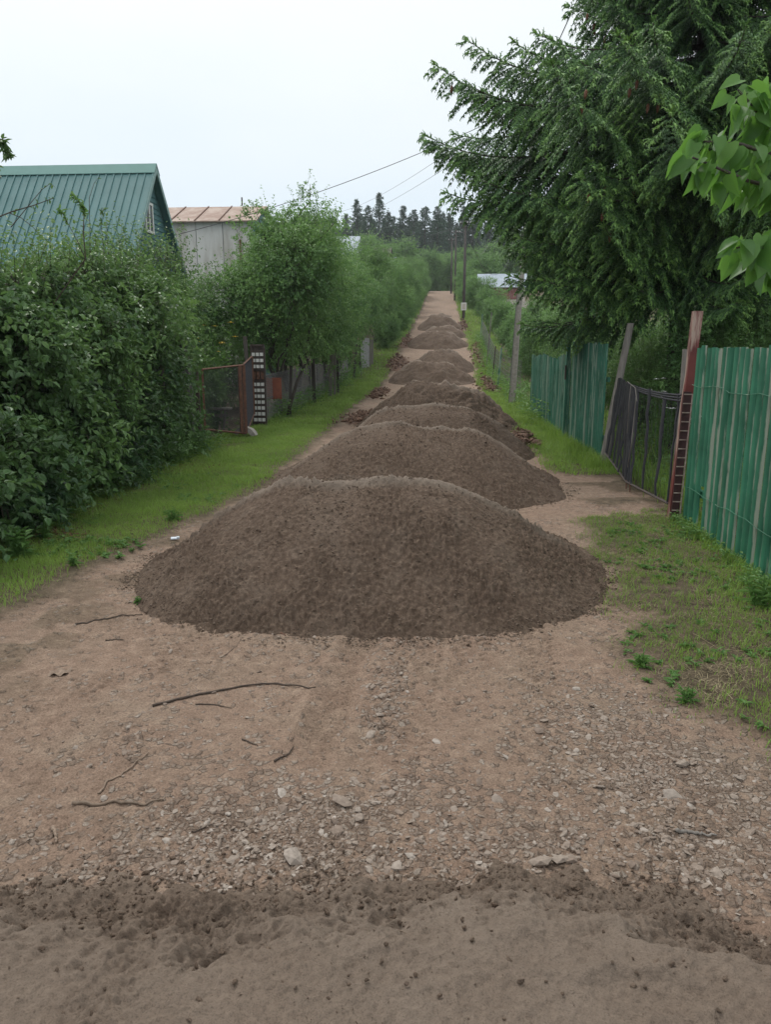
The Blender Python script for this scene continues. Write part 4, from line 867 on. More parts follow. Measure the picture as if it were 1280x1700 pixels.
for px, py, h, n, ll, lw, lab in [(38, 930, .30, 7, .17, .075, 'large leaved weed at the left edge of the grass under the hedge'), (70, 900, .22, 6, .10, .05, 'leafy weed behind the large leaved one below the hedge'), (225, 765, .5, 9, .13, .04, 'bright green weed clump growing through the hedge foot'),
                              (120, 945, .14, 5, .09, .03, 'small weed in the grass left of the largest sand mound'), (290, 868, .16, 8, .1, .018, 'tuft of long grass on the left verge'), (1140, 1170, .1, 6, .07, .02, 'clover tuft on the right verge nearest the lane'), (1265, 1010, .28, 9, .13, .03, 'grey green weed at the foot of the near green fence'),
                              (1060, 1110, .09, 6, .08, .02, 'small dandelion beside the right edge of the dirt'), (875, 655, .55, 9, .16, .08, 'leafy weed at the end of the low green fence'), (230, 1000, .05, 6, .05, .02, 'small green sprout at the left toe of the largest sand mound')]:
    q = G(px, py); plant(lab, 'weed_plant', q, n, h, ll, lw, L_BRIGHT, 9, None, WG, 'weed', h * .5)

# ------------------------------------------------------------------ right fences
def picket_fence(label, x0, y0, x1, y1, pitch, w, th, hfun, mt, seed, skip=(), lean=0, low=None, railz=(.45, 1.5), wire=True, base=0.0):
    rg = np.random.default_rng(seed); t = wthing('picket_fence', label, 'fence', (x0, y0, 0), 'green picket fences on the right')
    L = math.hypot(x1 - x0, y1 - y0); dx, dy = (x1 - x0) / L, (y1 - y0) / L; rz = math.atan2(dy, dx); n = int(L / pitch)
    for i in range(n):
        s = (i + .5) * pitch; x = x0 + dx * s; y = y0 + dy * s; gz = float(H(x, y)); zt = hfun(s) + rg.normal(0, .012); zb = gz + base + rg.uniform(0, .04)
        if i in skip: zb += .5
        wv = w * rg.uniform(.88, 1.1); ll = lean + rg.normal(0, .006); g = Geo(); k = 7
        off = rg.normal(0, .006)
        # rounded front: profile across the board (towards the lane = +nrm side)
        us = np.linspace(-1, 1, k); pr = th * (.45 + .55 * np.sqrt(np.clip(1 - us ** 2, 0, 1)))
        nx, ny = -dy, dx
        if nx > 0: nx, ny = -nx, -ny
        ring = [(us[j] * wv / 2, pr[j] + off) for j in range(k)] + [(wv / 2, 0 + off), (-wv / 2, 0 + off)]
        V = []
        for z in (zb, (zb + zt) / 2, zt):
            bo = rg.normal(0, .004)
            for u, v in ring: V.append((x + dx * (u + bo + ll * (z - zb)) + nx * v, y + dy * (u + bo + ll * (z - zb)) + ny * v, z))
        m = len(ring); Q = [[a * m + j, a * m + (j + 1) % m, (a + 1) * m + (j + 1) % m, (a + 1) * m + j] for a in range(2) for j in range(m)]
        tb = rg.choice([.1, .2, .32, .42], p=[.35, .3, .2, .15]); T = np.array(([tb + (.5 if abs(q) > .9 else (.12 if wire else .3) if abs(q) > .6 else 0) for q in us] + [tb + .5] * 2) * 3)
        g.add(V, [Q, [list(range(m))[::-1], [2 * m + j for j in range(m)]]] if False else Q, T); g.add(V, [list(range(m))[::-1]], T); g.add(V, [[2 * m + j for j in range(m)]], T)
        g.build('picket', mt, t)
    mx_, my_ = (x0 + x1) / 2, (y0 + y1) / 2; nx, ny = (-dy, dx) if -dy < 0 else (dy, -dx)
    for z in railz: Geo().box((mx_ - nx * .035, my_ - ny * .035, z + float(H(mx_, my_))), (L, .045, .08), rz, .3).build('rail', mt, t)
    if wire:
        for z in railz: Geo().tube([(x0 + nx * (th + .008) + dx * s, y0 + ny * (th + .008) + dy * s, z + .04 + rng.normal(0, .012)) for s in np.linspace(0, L, 26)], .0035, 4).build('wire', FENCE_G, t)
    return t
picket_fence('near fence of worn rounded green pickets beside the red post', 2.98, 9.15, 2.98, 3.2, .160, .108, .042, lambda s: 2.09 + .0 * s, FENCE_G, 5, skip=(3,), railz=(.42, 1.62))
picket_fence('tall straight green picket panel between the leaning pole and the low fence', 2.93, 13.75, 2.80, 16.7, .125, .075, .035, lambda s: 2.13 + .02 * s, FENCE_G2, 6, wire=False)
picket_fence('low faded green picket fence, wavy and overgrown, farthest of the three', 2.80, 16.8, 2.72, 23.2, .12, .085, .025, lambda s: 1.86 + .04 * math.sin(s * 2) - .0 * s, FENCE_G2, 8, wire=False, lean=.03)
# posts
t = wthing('fence_post', 'dark green post joining the tall panel and the low green fence', 'post', (2.7, 16.75, 0)); Geo().box((2.72, 16.75, 1.1), (.08, .1, 2.4), 0, .6).build('shaft', FENCE_G2, t); Geo().box((2.67, 16.7, 1.55), (.03, .05, .3), 0, .5).build('hinge', IRON, t)
def post(label, p0, p1, w0, w1, mt, name='post', k=4, cap=None, cat='post', group=None, rot=.78):
    t = wthing(name, label, cat, (p0[0], p0[1], float(H(p0[0], p0[1]))), group); g = Geo(); p0 = np.array(p0); p1 = np.array(p1); n = 8; V = []
    for i in range(n):
        f = i / (n - 1); c = p0 + (p1 - p0) * f + rng.normal(0, .004, 3) * [1, 1, 0]; w = w0 + (w1 - w0) * f
        for a in range(k): V.append(c + np.array([math.cos(a * 6.283 / k + rot), math.sin(a * 6.283 / k + rot), 0]) * w * (1 if k > 4 else .707 * 1.0))
    Q = [[a * k + j, a * k + (j + 1) % k, (a + 1) * k + (j + 1) % k, (a + 1) * k + j] for a in range(n - 1) for j in range(k)]
    tv = .48 + .30 * rng.random(len(V)); g.add(V, Q, tv); g.add(V[-k:], [list(range(k))], .6); g.build('shaft', mt, t, k > 6); return t
t = post('leaning weathered grey pole holding the left side of the black gate', (2.86, 13.45, -.1), D(1047, 537, 13.45), .075, .058, OLDWOOD, 'gate_pole', 10)
t = post('thick post with flaking dark red paint beside the near green fence', (2.87, 9.32, -.1), D(1158, 517, 9.32), .10, .10, REDP, 'red_post', 4)
g = Geo(); a0 = np.array(D(1128, 862, 9.16)); a1 = np.array(D(1150, 655, 9.16)); s_ = np.array([-.012, 0, 0])
top = a1; g.tube([a0, a1], .008, 4, .8)
for f in np.linspace(0, 1, 15):
    p = a0 + (a1 - a0) * f; g.box(p + [-.045, .01, 0], (.10, .012, .012), 0, .9)
g.build('ladder_strip', m_simple('pale_rusty_strip', (.16, .08, .06), (.38, .32, .28), 20, .7, .2), t)
g = Geo().box(((a0 + a1) / 2 + [-.045, .05, 0]), (.09, .02, 1.56), 0, .2, ry=math.atan2(a1[0] - a0[0], a1[2] - a0[2])); g.build('channel', m_simple('dark_red_steel', (.03, .01, .012), (.07, .025, .025), 15, .6, .2), t)
post('pale wooden post just behind the red post', (3.05, 9.9, 0), D(1139, 580, 9.9), .06, .055, OLDWOOD, 'wooden_post', 4)
# sagging black gate
t = wthing('sagging_gate', 'sagging gate of black rubber strips between the leaning grey pole and the red post', 'gate', (2.88, 11.2, 0))
A, B, C_ = np.array(D(1030, 628, 13.3)), np.array(D(1051, 640, 11.4)), np.array(D(1132, 656, 9.4))
Ab, Bb, Cb = np.array(D(1005, 752, 13.3)), np.array(D(1040, 800, 11.3)), np.array(D(1110, 836, 9.38))
def sagline(a, b, s, n=10): tt = np.linspace(0, 1, n)[:, None]; return a + (b - a) * tt - np.array([0, 0, 1]) * s * 4 * tt * (1 - tt)
for o_ in (0, .035, .07): Geo().tube(sagline(A - [0, 0, o_ * .6], B - [0, 0, o_], .02), .014, 5, .7).build('top_rope', BLACKNET, t); Geo().tube(sagline(B - [0, 0, o_ * .6], C_ - [0, 0, o_], .03), .014, 5, .7).build('top_rope', BLACKNET, t)
Geo().tube(sagline(Ab, Bb, .0), .016, 5).build('bottom_rail', IRON, t); Geo().tube(sagline(Bb, Cb, .0), .018, 5).build('bottom_rail', IRON, t)
def strip(pt, pb, w, y_w=True):
    g = Geo(); pt = np.array(pt); pb = np.array(pb); n = 9; V = []
    for i in range(n):
        f = i / (n - 1); c = pt + (pb - pt) * f + rng.normal(0, .008, 3) * [1, 1, 0]; ww = w * (1 - .45 * f) * rng.uniform(.85, 1.1)
        for a, b in ((-1, -.3), (0, -.6), (1, -.3), (1, .3), (0, .5), (-1, .3)): V.append(c + np.array([b * .02, a * ww / 2, 0]))
    Q = [[a * 6 + j, a * 6 + (j + 1) % 6, (a + 1) * 6 + (j + 1) % 6, (a + 1) * 6 + j] for a in range(n - 1) for j in range(6)]
    return g.add(V, Q, rng.random()).build('rubber_strip', BLACKNET, t, True)
for f, w in ((.03, .30), (.22, .22), (.38, .16), (.55, .26), (.7, .16), (.84, .26), (.97, .3)): strip(A + (B - A) * f, Ab + (Bb - Ab) * f, w)
for f, w in ((.03, .22), (.12, .16), (.40, .13), (.70, .15), (.95, .07)): strip(B + (C_ - B) * f, Bb + (Cb - Bb) * min(1, f * 1.03), w)
g = Geo()
for pt_, pb_, q_, r_ in ((A, Ab, B, Bb), (B, Bb, C_, Cb)):
    for k in range(13):
        f = k / 12.; g_ = [min(1, max(0, f + d)) for d in (-.25, .25)]
        for ff in g_: g.tube([pt_ + (q_ - pt_) * f, pb_ + (r_ - pb_) * ff], .002, 3, cap=False)
g.build('netting', BLACKNET, t)
g = Geo().tube([B + [-.03, 0, 0], B + [-.05, -.05, -.25], B + [-.04, -.02, -.7]], .006, 4).tube([B + [-.03, .3, .02], B + [-.06, .1, .05], B + [-.04, -.3, -.02], B + [-.04, -.45, -.2]], .006, 4).tube([B + [-.02, -.3, -.15], B + [-.05, -.35, -.8], B + [-.02, -.1, -1.2]], .007, 4)
g.build('tie_wire', OLDWOOD, t)
for dx in (0, .22): Geo().tube([Bb + [0, -dx, .03], Bb + [0, -dx - .02, -.17 - dx * .12]], .011, 5).build('leg', RUST, t)
# concrete pole, wires and service lines
CP = (2.55, 27.5); gz = float(H(*CP))
b0 = np.array([CP[0], CP[1], gz - .1]); b1 = np.array(D(889, 158, CP[1]))
t = post('leaning concrete power pole beyond the low green fence, its top inside the spruce', b0, b1, .185, .11, CONC, 'concrete_pole', 4, cat='utility pole', rot=.5)
Geo().box(b1 + [0, -.1, -.35], (1.3, .06, .06), 0).build('crossarm', IRON, t)
Geo().tube([b0 + [-.13, -.1, 0], b0 * .62 + b1 * .38 + [-.12, -.1, 0]], .012, 4).build('earth_wire', WIRE, t)
g = Geo()
for k in (-.55, 0, .55): g.tube([b1 + [k, -.1, -.32], b1 + [k, -.1, -.2]], [.02, .03], 6)
g.build('insulator', WHITE, t)
def upole(label, x, y, h, r, group='dark utility poles up the hill'):
    z = float(H(x, y)); t = wthing('utility_pole', label, 'utility pole', (x, y, z), group)
    Geo().tube([(x, y, z - .3), (x + .02, y, z + h * .5), (x, y, z + h)], [r, r * .85, r * .65], 8).build('shaft', DARKWOOD, t, True)
    Geo().box((x, y - .1, z + h - .35), (1.2, .08, .1)).build('crossarm', DARKWOOD, t)
    Geo().box((x, y - .1, z + h - .75), (.8, .08, .08)).build('crossarm', DARKWOOD, t)
    g = Geo()
    for k in (-.5, 0.2, .5): g.tube([(x + k, y - .1, z + h - .3), (x + k, y - .1, z + h - .15)], [.04, .05], 6)
    g.build('insulator', WHITE, t); return t
U1 = upole('dark wooden utility pole with a white meter box at its foot, right of the lane', 2.2, 80, 9.6, .16)
U2 = upole('farther wooden utility pole close left of the meter box pole', 1.75, 110, 9.4, .15)
U3 = upole('third dark pole on the hill top, just left of the others', 1.35, 122, 8.2, .14)
zz = float(H(2.2, 80)); t = wthing('meter_box', 'small white meter box on a post at the foot of the dark utility pole', 'meter box', (2.2, 79.6, zz)); Geo().box((2.2, 79.6, zz + 1.25), (.55, .25, .75)).build('cabinet', WHITE, t); Geo().box((2.2, 79.55, zz + .4), (.1, .1, 1.0)).build('leg', IRON, t); Geo().box((2.2, 79.47, zz + 1.25), (.4, .015, .55)).build('door', BEIGE, t)
def cable(label, a, b, sag, r=.012, n=24, group='overhead power cables'):
    g = Geo(); tag(g.tube(sagline(np.array(a, float), np.array(b, float), sag, n), r, 5).build('power_cable', CABLE), label, 'cable', group)
top1 = b1 + [0, -.1, -.2]; z80 = float(H(2.2, 80)); z110 = float(H(1.75, 110))
cable('thick service cable from the spruce down to the green house gable', top1, D(286, 392, 26.5), .35, .011)
cable('thin overhead wire to the small pale roof, upper one', top1 + [-.5, 0, 0], D(566, 352, 74), .5, .008)
cable('thin overhead wire to the small pale roof, lower one', top1 + [-.5, 0, -.5], D(560, 372, 74), .5, .008)
cable('twisted cable rising out of the spruce to the upper right, thinner one', top1 + [-.2, 0, 0], (2.6, 3, 8.6), .35, .012)
cable('dark cable rising out of the spruce to the upper right, thicker one', top1 + [.5, 0, -.3], (3.4, 3, 8.0), .35, .022)
for k, s_ in ((-.5, 'left'), (.2, 'middle'), (.5, 'right')):
    cable('%s wire from the concrete pole to the dark utility pole' % s_, b1 + [k, -.1, -.2], (2.2 + k, 79.9, z80 + 9.45), 1.2, .01)
    cable('%s wire between the two dark utility poles' % s_, (2.2 + k, 79.9, z80 + 9.45), (1.75 + k, 109.9, z110 + 9.25), .6, .014)
cable('drooping wire left of the utility poles towards the pale tree, upper one', (2.0, 79.9, z80 + 9.2), (-9.5, 74, 11.5), .7, .016)
cable('drooping wire left of the utility poles towards the pale tree, lower one', (2.0, 79.9, z80 + 8.9), (-8, 88, 12), .6, .016)
cable('loose looped cable hanging right of the meter box pole, upper loop', (2.4, 79.8, z80 + 9.3), (6.6, 82, z80 + 9.6), 2.4, .02)
cable('loose looped cable hanging right of the meter box pole, middle loop', (2.3, 79.8, z80 + 9.0), (5, 90, z80 + 8.4), 1.7, .02)
cable('loose looped cable hanging right of the meter box pole, lowest loop', (2.3, 79.8, z80 + 8.9), (8, 96, z80 + 7.5), 3.0, .02)
for k, (px, py, y, h, w, lab, mt) in enumerate([(827, 620, 36, 1.9, .09, 'greenish square post among weeds left of the concrete pole', FENCE_G2), (818, 612, 40, 1.8, .05, 'thin dark post left of the greenish post', IRON), (808, 600, 46, 2.0, .05, 'thin leaning post in the right thicket', OLDWOOD), (812, 560, 52, 2.6, .06, 'tall thin stake with a pale top in the right thicket', OLDWOOD), (797, 575, 58, 2, .08, 'green post farther up the right verge', FENCE_G2)]):
    x = D(px, py, y)[0]; z = float(H(x, y)); post(lab, (x, y, z), (x + .12, y, z + h), w, w, mt, 'fence_post', 4, group='posts up the right verge')
t = wthing('wire_mesh_fence', 'rusting wire mesh fence swallowed by weeds up the right verge', 'fence', (2.95, 35, 0)); g = Geo()
for y in np.arange(29, 58, .4): g.tube([(2.98, y, float(H(3, y))), (3.0, y, float(H(3, y)) + 1.5)], .008, 3, cap=False)
for z in np.arange(.1, 1.6, .2): g.tube([(2.99, y, float(H(3, y)) + z) for y in np.arange(29, 58, 2.)], .008, 3, cap=False)
g.build('mesh', WIRE, t)

# ------------------------------------------------------------------ left fence line
def meshpanel(g, a, b, za, zb, ztA, ztB, pitch=.06, r=.0022):
    a = np.array(a, float); b = np.array(b, float); L = np.linalg.norm(b - a); n = int(L / pitch)
    def pt(f, v): xy = a + (b - a) * f; return np.array([xy[0], xy[1], (za + (zb - za) * f) * (1 - v) + (ztA + (ztB - ztA) * f) * v])
    hh = ztA - za
    for sg in (1, -1):
        for i in range(-int(hh / pitch), n + int(hh / pitch)):
            f0 = i * pitch / L; f1 = f0 + sg * hh / L; v0, v1 = 0., 1.
            lo, hi = 0., 1.
            if f0 == f1: continue
            ts = sorted([(0 - f0) / (f1 - f0), (1 - f0) / (f1 - f0)]); lo = max(0, ts[0]); hi = min(1, ts[1])
            if hi - lo < .02: continue
            g.tube([pt(min(1, max(0, f0 + (f1 - f0) * lo)), lo), pt(min(1, max(0, f0 + (f1 - f0) * hi)), hi)], r, 3, cap=False)
t = wthing('chain_link_fence', 'sagging wire netting fence along the foot of the left hedge', 'fence', (-5.0, 12, 0)); g = Geo(); meshpanel(g, (-5.05, 9.3), (-5.1, 15.4), .05, .05, 1.7, 1.7, .07, .002); g.build('netting', WIRE, t)
for y, lab in ((9.4, 'dark'), (11.6, 'dark'), (13.6, 'dark')): Geo().tube([(-5.05, y, -.1), (-5.08, y, 1.9)], .045, 7).build('fence_post', DARKWOOD, t, True)
LPG = 'dark posts of the left fences'
post('wide dark board post left of the rusty gate, tangled in netting', (-5.2, 15.35, 0), (-5.25, 15.4, 2.15), .16, .15, DARKWOOD, 'gate_post', 4, group=LPG)
post('thin dark iron post with a pale cap left of the rusty gate', (-5.12, 15.75, 0), (-5.14, 15.78, 1.72), .07, .07, IRON, 'gate_post', 4, group=LPG)
t = wthing('rusty_gate', 'old folding garden gate of rusty frame and dark wire mesh, partly open', 'gate', (-4.6, 17.2, 0))
ga, gb, gc = (-5.05, 15.9), (-4.50, 17.2), (-4.9, 19.6)
def leafg(a, b, za, zb, ta, tb, nm):
    for p, z0_, z1_, w in ((a, za, ta, .02), (b, zb, tb, .035)): Geo().box((p[0], p[1], (z0_ + z1_) / 2), (w * 2, w * 1.4, z1_ - z0_), .5).build('gate_stile', RUST, t)
    for z0_, z1_ in ((za, zb), (ta, tb)): Geo().tube([(a[0], a[1], z0_), (b[0], b[1], z1_)], .022, 4).build('gate_rail', RUST, t)
    g = Geo(); meshpanel(g, a, b, za, zb, ta, tb, .035, .0026); g.build('wire_mesh', BLACKNET, t)
leafg(ga, gb, .35, .12, 1.62, 1.68, 0); leafg((gb[0] - .03, gb[1] + .1), gc, .10, .35, 1.69, 1.84, 1)
Geo().box((-4.56, 17.08, .9), (.07, .16, 1.52), .4).build('rusty_board', RUST, t)
post('dark wooden post behind the right end of the rusty gate', (-5.05, 19.75, 0), (-5.1, 19.8, 2.35), .09, .085, DARKWOOD, 'gate_post', 4, group=LPG)
# perforated panel with white squares
p0 = np.array(D(432, 709, 19.9)); t = wthing('slatted_panel', 'narrow dark panel with rows of small white squares beside the rusty gate', 'panel', (p0[0], 19.9, 0))
gz = float(H(p0[0], 19.9)); fr = Geo()
for dx in (-.17, .17): fr.box((p0[0] + dx - .03 * 0, 19.9, gz + 1.05), (.05, .05, 2.1), 0, .2)
for k in range(14): fr.box((p0[0], 19.9, gz + .08 + k * .155), (.34, .035, .055), 0, .2)
fr.box((p0[0], 19.96, gz + 1.05), (.32, .02, 2.06)); fr.build('frame', IRON, t)
for k in range(12):
    if k in (7, 8): continue
    for j in range(3): Geo().box((p0[0] + (j - 1) * .108, 19.87, gz + .157 + k * .155), (.082, .02, .085), 0, rng.random()).build('white_square', WHITE, t)
for j in range(3): Geo().box((p0[0] + (j - 1) * .108, 19.87, gz + .157 + 7.5 * .155), (.082, .02, .2), 0, .1).build('ochre_square', RUST, t)
# things inside / under the gate
q = G(398, 728); t = wthing('stone_block', 'broken curved concrete block lying under the rusty gate', 'stone block', q); g = Geo(); V = []
for i in range(9):
    a = R(20 + i * 16); 
    for r_, w in ((.30, -.12), (.30, .12), (.20, .12), (.20, -.12)): V.append((q[0] + .1 + math.cos(a) * r_, q[1] + .1 + w, .0 + math.sin(a) * r_ - .03 + rng.normal(0, .006)))
Q = [[a * 4 + j, a * 4 + (j + 1) % 4, (a + 1) * 4 + (j + 1) % 4, (a + 1) * 4 + j] for a in range(8) for j in range(4)] + [[3, 2, 1, 0], [32, 33, 34, 35]]
g.add(V, Q, .6).build('block', CONC, t)
t = wthing('trestle', 'low grey plank trestle behind the rusty gate', 'trestle', (-5.6, 18, 0)); Geo().box((-5.55, 18.0, .62), (1.0, .3, .05), .2).build('plank', OLDWOOD, t); Geo().box((-5.6, 18.0, .45), (.9, .05, .08), .2).build('rail', OLDWOOD, t)
for dx in (-.4, -.05, .3): Geo().box((-5.55 + dx, 18.0 + dx * .2, .3), (.05, .05, .6), .2, .5, ry=.12).build('leg', OLDWOOD, t)
t = wthing('red_board', 'rust red sheet leaning inside the wire fence right of the white squared panel', 'board', (-5.2, 21.3, 0)); c = D(455, 645, 21.3); Geo().box((c[0], 21.3, c[2]), (.42, .03, .6), .1, .9, rx=.08).build('sheet', m_simple('red_oxide', (.15, .04, .025), (.25, .075, .04), 8, .7, .2), t); Geo().tube([(c[0] - .2, 21.33, -.0), (c[0] - .2, 21.33, 1.1)], .02, 5).build('stake', OLDWOOD, t)
t = wthing('old_wire_fence', 'old fence of leaning grey posts and rusty wire netting under the fruit trees', 'fence', (-5.0, 30, 0))
for px, yb, hh, w, mt in ((482, 22.6, 1.5, .08, DARKWOOD), (497, 22.0, .0, .0, None), (521, 27.5, 1.6, .13, DARKWOOD), (549, 31, 1.7, .16, OLDWOOD), (556, 31.5, 1.75, .1, OLDWOOD), (561, 33, 1.6, .1, DARKWOOD), (590, 41, 1.9, .14, DARKWOOD), (598, 43.5, 1.8, .12, DARKWOOD)):
    if mt is None: continue
    x = D(px, 650, yb)[0]; z = float(H(x, yb)); Geo().box((x, yb, z + hh / 2 - .05), (w, w * .7, hh + .1), .1, .4, ry=rng.normal(0, .03)).build('fence_post', mt, t)
g = Geo(); meshpanel(g, (-4.75, 20.4), (-4.75, 30.9), .1, .1, 1.35, 1.45, .1, .004); meshpanel(g, (-4.85, 31.4), (-4.95, 40.5), .1, .15, 1.4, 1.5, .16, .006); g.build('netting', WIRE, t)
for y0_, y1_, z in ((20.4, 30.9, 1.3), (20.4, 30.9, .7), (31.4, 40.5, 1.4), (31.4, 40.5, .8)): Geo().tube([(-4.76, y0_, z), (-4.8, y1_, z + .05)], .02, 4).build('rail', DARKWOOD, t)
t = wthing('board_fence', 'short stretch of pale grey upright boards at the far end of the left fence', 'fence', (-5.0, 45.5, 0))
for k, (px, hh) in enumerate(((601, 1.5), (604, 1.65), (607, 1.75), (611, 1.7), (614, 1.6), (618, 1.55))):
    y = 45.2 + k * .35; x = D(px, 600, y)[0]; z = float(H(x, y)); Geo().box((x, y, z + hh / 2), (.14, .03, hh), .1, .9, ry=rng.normal(0, .03)).build('board', m_simple('pale_grey_board', (.30, .30, .31), (.45, .45, .46), 10, .8, .2) if k == 0 else bpy.data.materials['pale_grey_board'] if k < 4 else OLDWOOD, t)

# ------------------------------------------------------------------ houses
def rib_roof(g, x0, x1, ya, za, yb, zb, th=.04, rib=.25, rh=.03):
    """sheet roof from eave (ya,za) to ridge (yb,zb) with raised ribs"""
    d = np.array([0, yb - ya, zb - za]); d /= np.linalg.norm(d); n = np.cross([1, 0, 0], d); n = n if n[2] > 0 else -n; n = n * 1.0
    def slab(xa, xb, lift, t_): 
        P = []
        for lf in (lift - t_, lift):
            for (x, y, z) in ((xa, ya, za), (xb, ya, za), (xb, yb, zb), (xa, yb, zb)): P.append(np.array([x, y, z]) + n * lf)
        g.hexa(P)
    slab(x0, x1, 0, th)
    for x in np.arange(x0 + rib / 2, x1 - .02, rib): slab(x - .018, x + .018, rh, rh - .003)
_a = D(259, 273, 25); HX0, HX1, HY, HZ = -20.5, _a[0], 25.0, _a[2] - .06; SL = 1.3; HW = 3.7; ze = HZ - SL * HW
t = wthing('green_roof_house', 'house with a steep green metal roof and blue green boarded gable behind the hedge', 'house', (-14.5, HY, 0))
g = Geo(); rib_roof(g, HX0, HX1, HY - HW, ze, HY, HZ); rib_roof(g, HX0, HX1, HY + HW, ze, HY, HZ); rf = g.build('roof', ROOF, t)
g = Geo(); 
for sg in (-1, 1):
    d = np.array([0, sg * .24, -SL * .24]); g.hexa([np.array([HX0, HY, HZ + .065]) + a + b for b in (0, np.array([0, 0, .015])) for a in (np.zeros(3), np.array([HX1 - HX0 + .02, 0, 0]), np.array([HX1 - HX0 + .02, 0, 0]) + d, d)])
rc = g.build('ridge_cap', RIDGE, t)
WX = HX1 - .25
g = Geo(); P = [(WX, HY - HW + .35, 0), (WX, HY + HW - .35, 0), (WX, HY + HW - .35, ze + .35 * SL - .1), (WX, HY, HZ - .1), (WX, HY - HW + .35, ze + .35 * SL - .1)]; Pb = [(HX0 + .5, b, c) for a, b, c in P]
g.add(P + Pb, [[0, 1, 2, 3, 4], [9, 8, 7, 6, 5]]).add(P + Pb, [[0, 5, 6, 1], [1, 6, 7, 2], [4, 9, 5, 0]]); g.build('wall', GABLE, t)
g = Geo()
for z in np.arange(1, HZ - .5, .16):
    hw = min(HW - .37, (HZ - .15 - z) / SL)
    if hw > .05: g.box((WX + .012, HY, z), (.02, hw * 2, .012), 0, 0)
g.build('cladding', GABLE, t)
for sg in (-1, 1):
    g = Geo(); P = []
    for xx in (HX1 - .02, HX1 + .012):
        for (yy, z) in ((HY + sg * (HW + .02), ze - .2), (HY + sg * (HW + .02), ze + .0), (HY, HZ + .02), (HY, HZ - .2)): P.append((xx, yy, z))
    g.hexa(P); g.build('bargeboard', m_simple('pale_green_board', (.16, .27, .26), (.24, .36, .34), 8, .6, .1) if sg < 0 else bpy.data.materials['pale_green_board'], t)
def window(parent, c, w, h, axis_='x', mul=1):
    fr = Geo(); x, y, z = c
    if axis_ == 'x':
        for dy in (-w / 2, w / 2, 0): fr.box((x, y + dy, z), (.06, .07, h))
        for dz in (-h / 2, h / 2): fr.box((x + .004, y, z + dz), (.06, w + .1, .08))
        f = fr.build('window', WHITE, parent); p = Geo().box((x - .01, y, z), (.03, w, h)).build('pane', GLASS, f)
    else:
        for dx in (-w / 2, w / 2, 0): fr.box((x + dx, y, z), (.07, .06, h))
        for dz in (-h / 2, h / 2): fr.box((x, y - .004, z + dz), (w + .1, .06, .08))
        f = fr.build('window', WHITE, parent); p = Geo().box((x, y + .01, z), (w, .03, h)).build('pane', GLASS, f)
    return f
window(t, (WX + .04, HY - .35, D(243, 362, HY - .35)[2]), .6, .85)
# rusty roofed two storey barn
t = wthing('barn', 'tall building with stained white sheet walls and a rusty brown roof', 'barn', (-12, 38, 0)); bx0, bx1 = -16, -9.25; e0 = D(360, 366, 38)[2]; r0 = D(360, 344, 40.2)[2]
for k, (xa, xb) in enumerate(((bx0, -13.3), (-13.27, -12.05), (-12.02, -10.72), (-10.69, bx1))): Geo().box(((xa + xb) / 2, 38.05, e0 / 2), (xb - xa, .06, e0), 0, .3 + .2 * (k % 3)).build('wall_panel', WHITEWALL, t)
Geo().add([(bx1, 38.09, 0), (bx1, 42.3, 0), (bx1, 42.3, e0), (bx1, 40.2, r0 - .08), (bx1, 38.09, e0)] + [(bx0, 38.09, 0), (bx0, 42.3, 0), (bx0, 42.3, e0), (bx0, 40.2, r0 - .08), (bx0, 38.09, e0)], [[0, 1, 2, 3, 4], [9, 8, 7, 6, 5], [0, 4, 9, 5], [1, 6, 7, 2]]).build('gable_wall', GABLE, t)
g = Geo()
for sg in (-1, 1): g.hexa([(bx0 - .2, 40.2 + sg * 2.5, e0 - .12), (bx1 + .3, 40.2 + sg * 2.5, e0 - .12), (bx1 + .3, 40.2, r0 - .04), (bx0 - .2, 40.2, r0 - .04), (bx0 - .2, 40.2 + sg * 2.5, e0 - .07), (bx1 + .3, 40.2 + sg * 2.5, e0 - .07), (bx1 + .3, 40.2, r0), (bx0 - .2, 40.2, r0)])
rf = g.build('roof', RUSTROOF, t); g = Geo()
for x in (-14.4, -13.2, -12.0, -10.8): 
    P = []
    for lf in (.01, .05):
        for (xx, yy, z) in ((x, 37.7, e0 - .07), (x + .04, 37.7, e0 - .07), (x + .04, 40.2, r0), (x, 40.2, r0)): P.append((xx, yy, z + lf))
    g.hexa(P)
g.build('seam', RUST, t); Geo().box((-10.2, 40, r0 + .2), (.06, .06, .4)).build('vent_pipe', IRON, t); Geo().box((bx1 - .6, 37.98, e0 - 1.5), (.07, .05, 1.2)).build('rust_stain_strip', RUST, t)
window(t, (bx1 + .03, 40.0, e0 - 1.3), 1.2, 1.0)
def cottage(name, label, x0, x1, y, wd, zb, ze_, zr, wm, rm, win=()):
    t = wthing(name, label, 'house', ((x0 + x1) / 2, y, zb)); ym = y + wd / 2
    P = [(x1, y, zb - 1), (x1, y + wd, zb - 1), (x1, y + wd, ze_), (x1, ym, zr - .08), (x1, y, ze_)]; Pb = [(x0, b, c) for a, b, c in P]
    Geo().add(P + Pb, [[0, 1, 2, 3, 4], [9, 8, 7, 6, 5], [0, 4, 9, 5], [1, 6, 7, 2]]).build('wall', wm, t)
    g = Geo(); o_ = .35; sl = (zr - ze_) / (wd / 2)
    for a, b in ((y - o_, ze_ - o_ * sl), (y + wd + o_, ze_ - o_ * sl)): rib_roof(g, x0 - .3, x1 + .3, a, b, ym, zr, .05, .3, .03)
    g.build('roof', rm, t)
    for (wx, wz, ww, wh) in win: window(t, (wx, y - .03, wz), ww, wh, 'y')
    return t
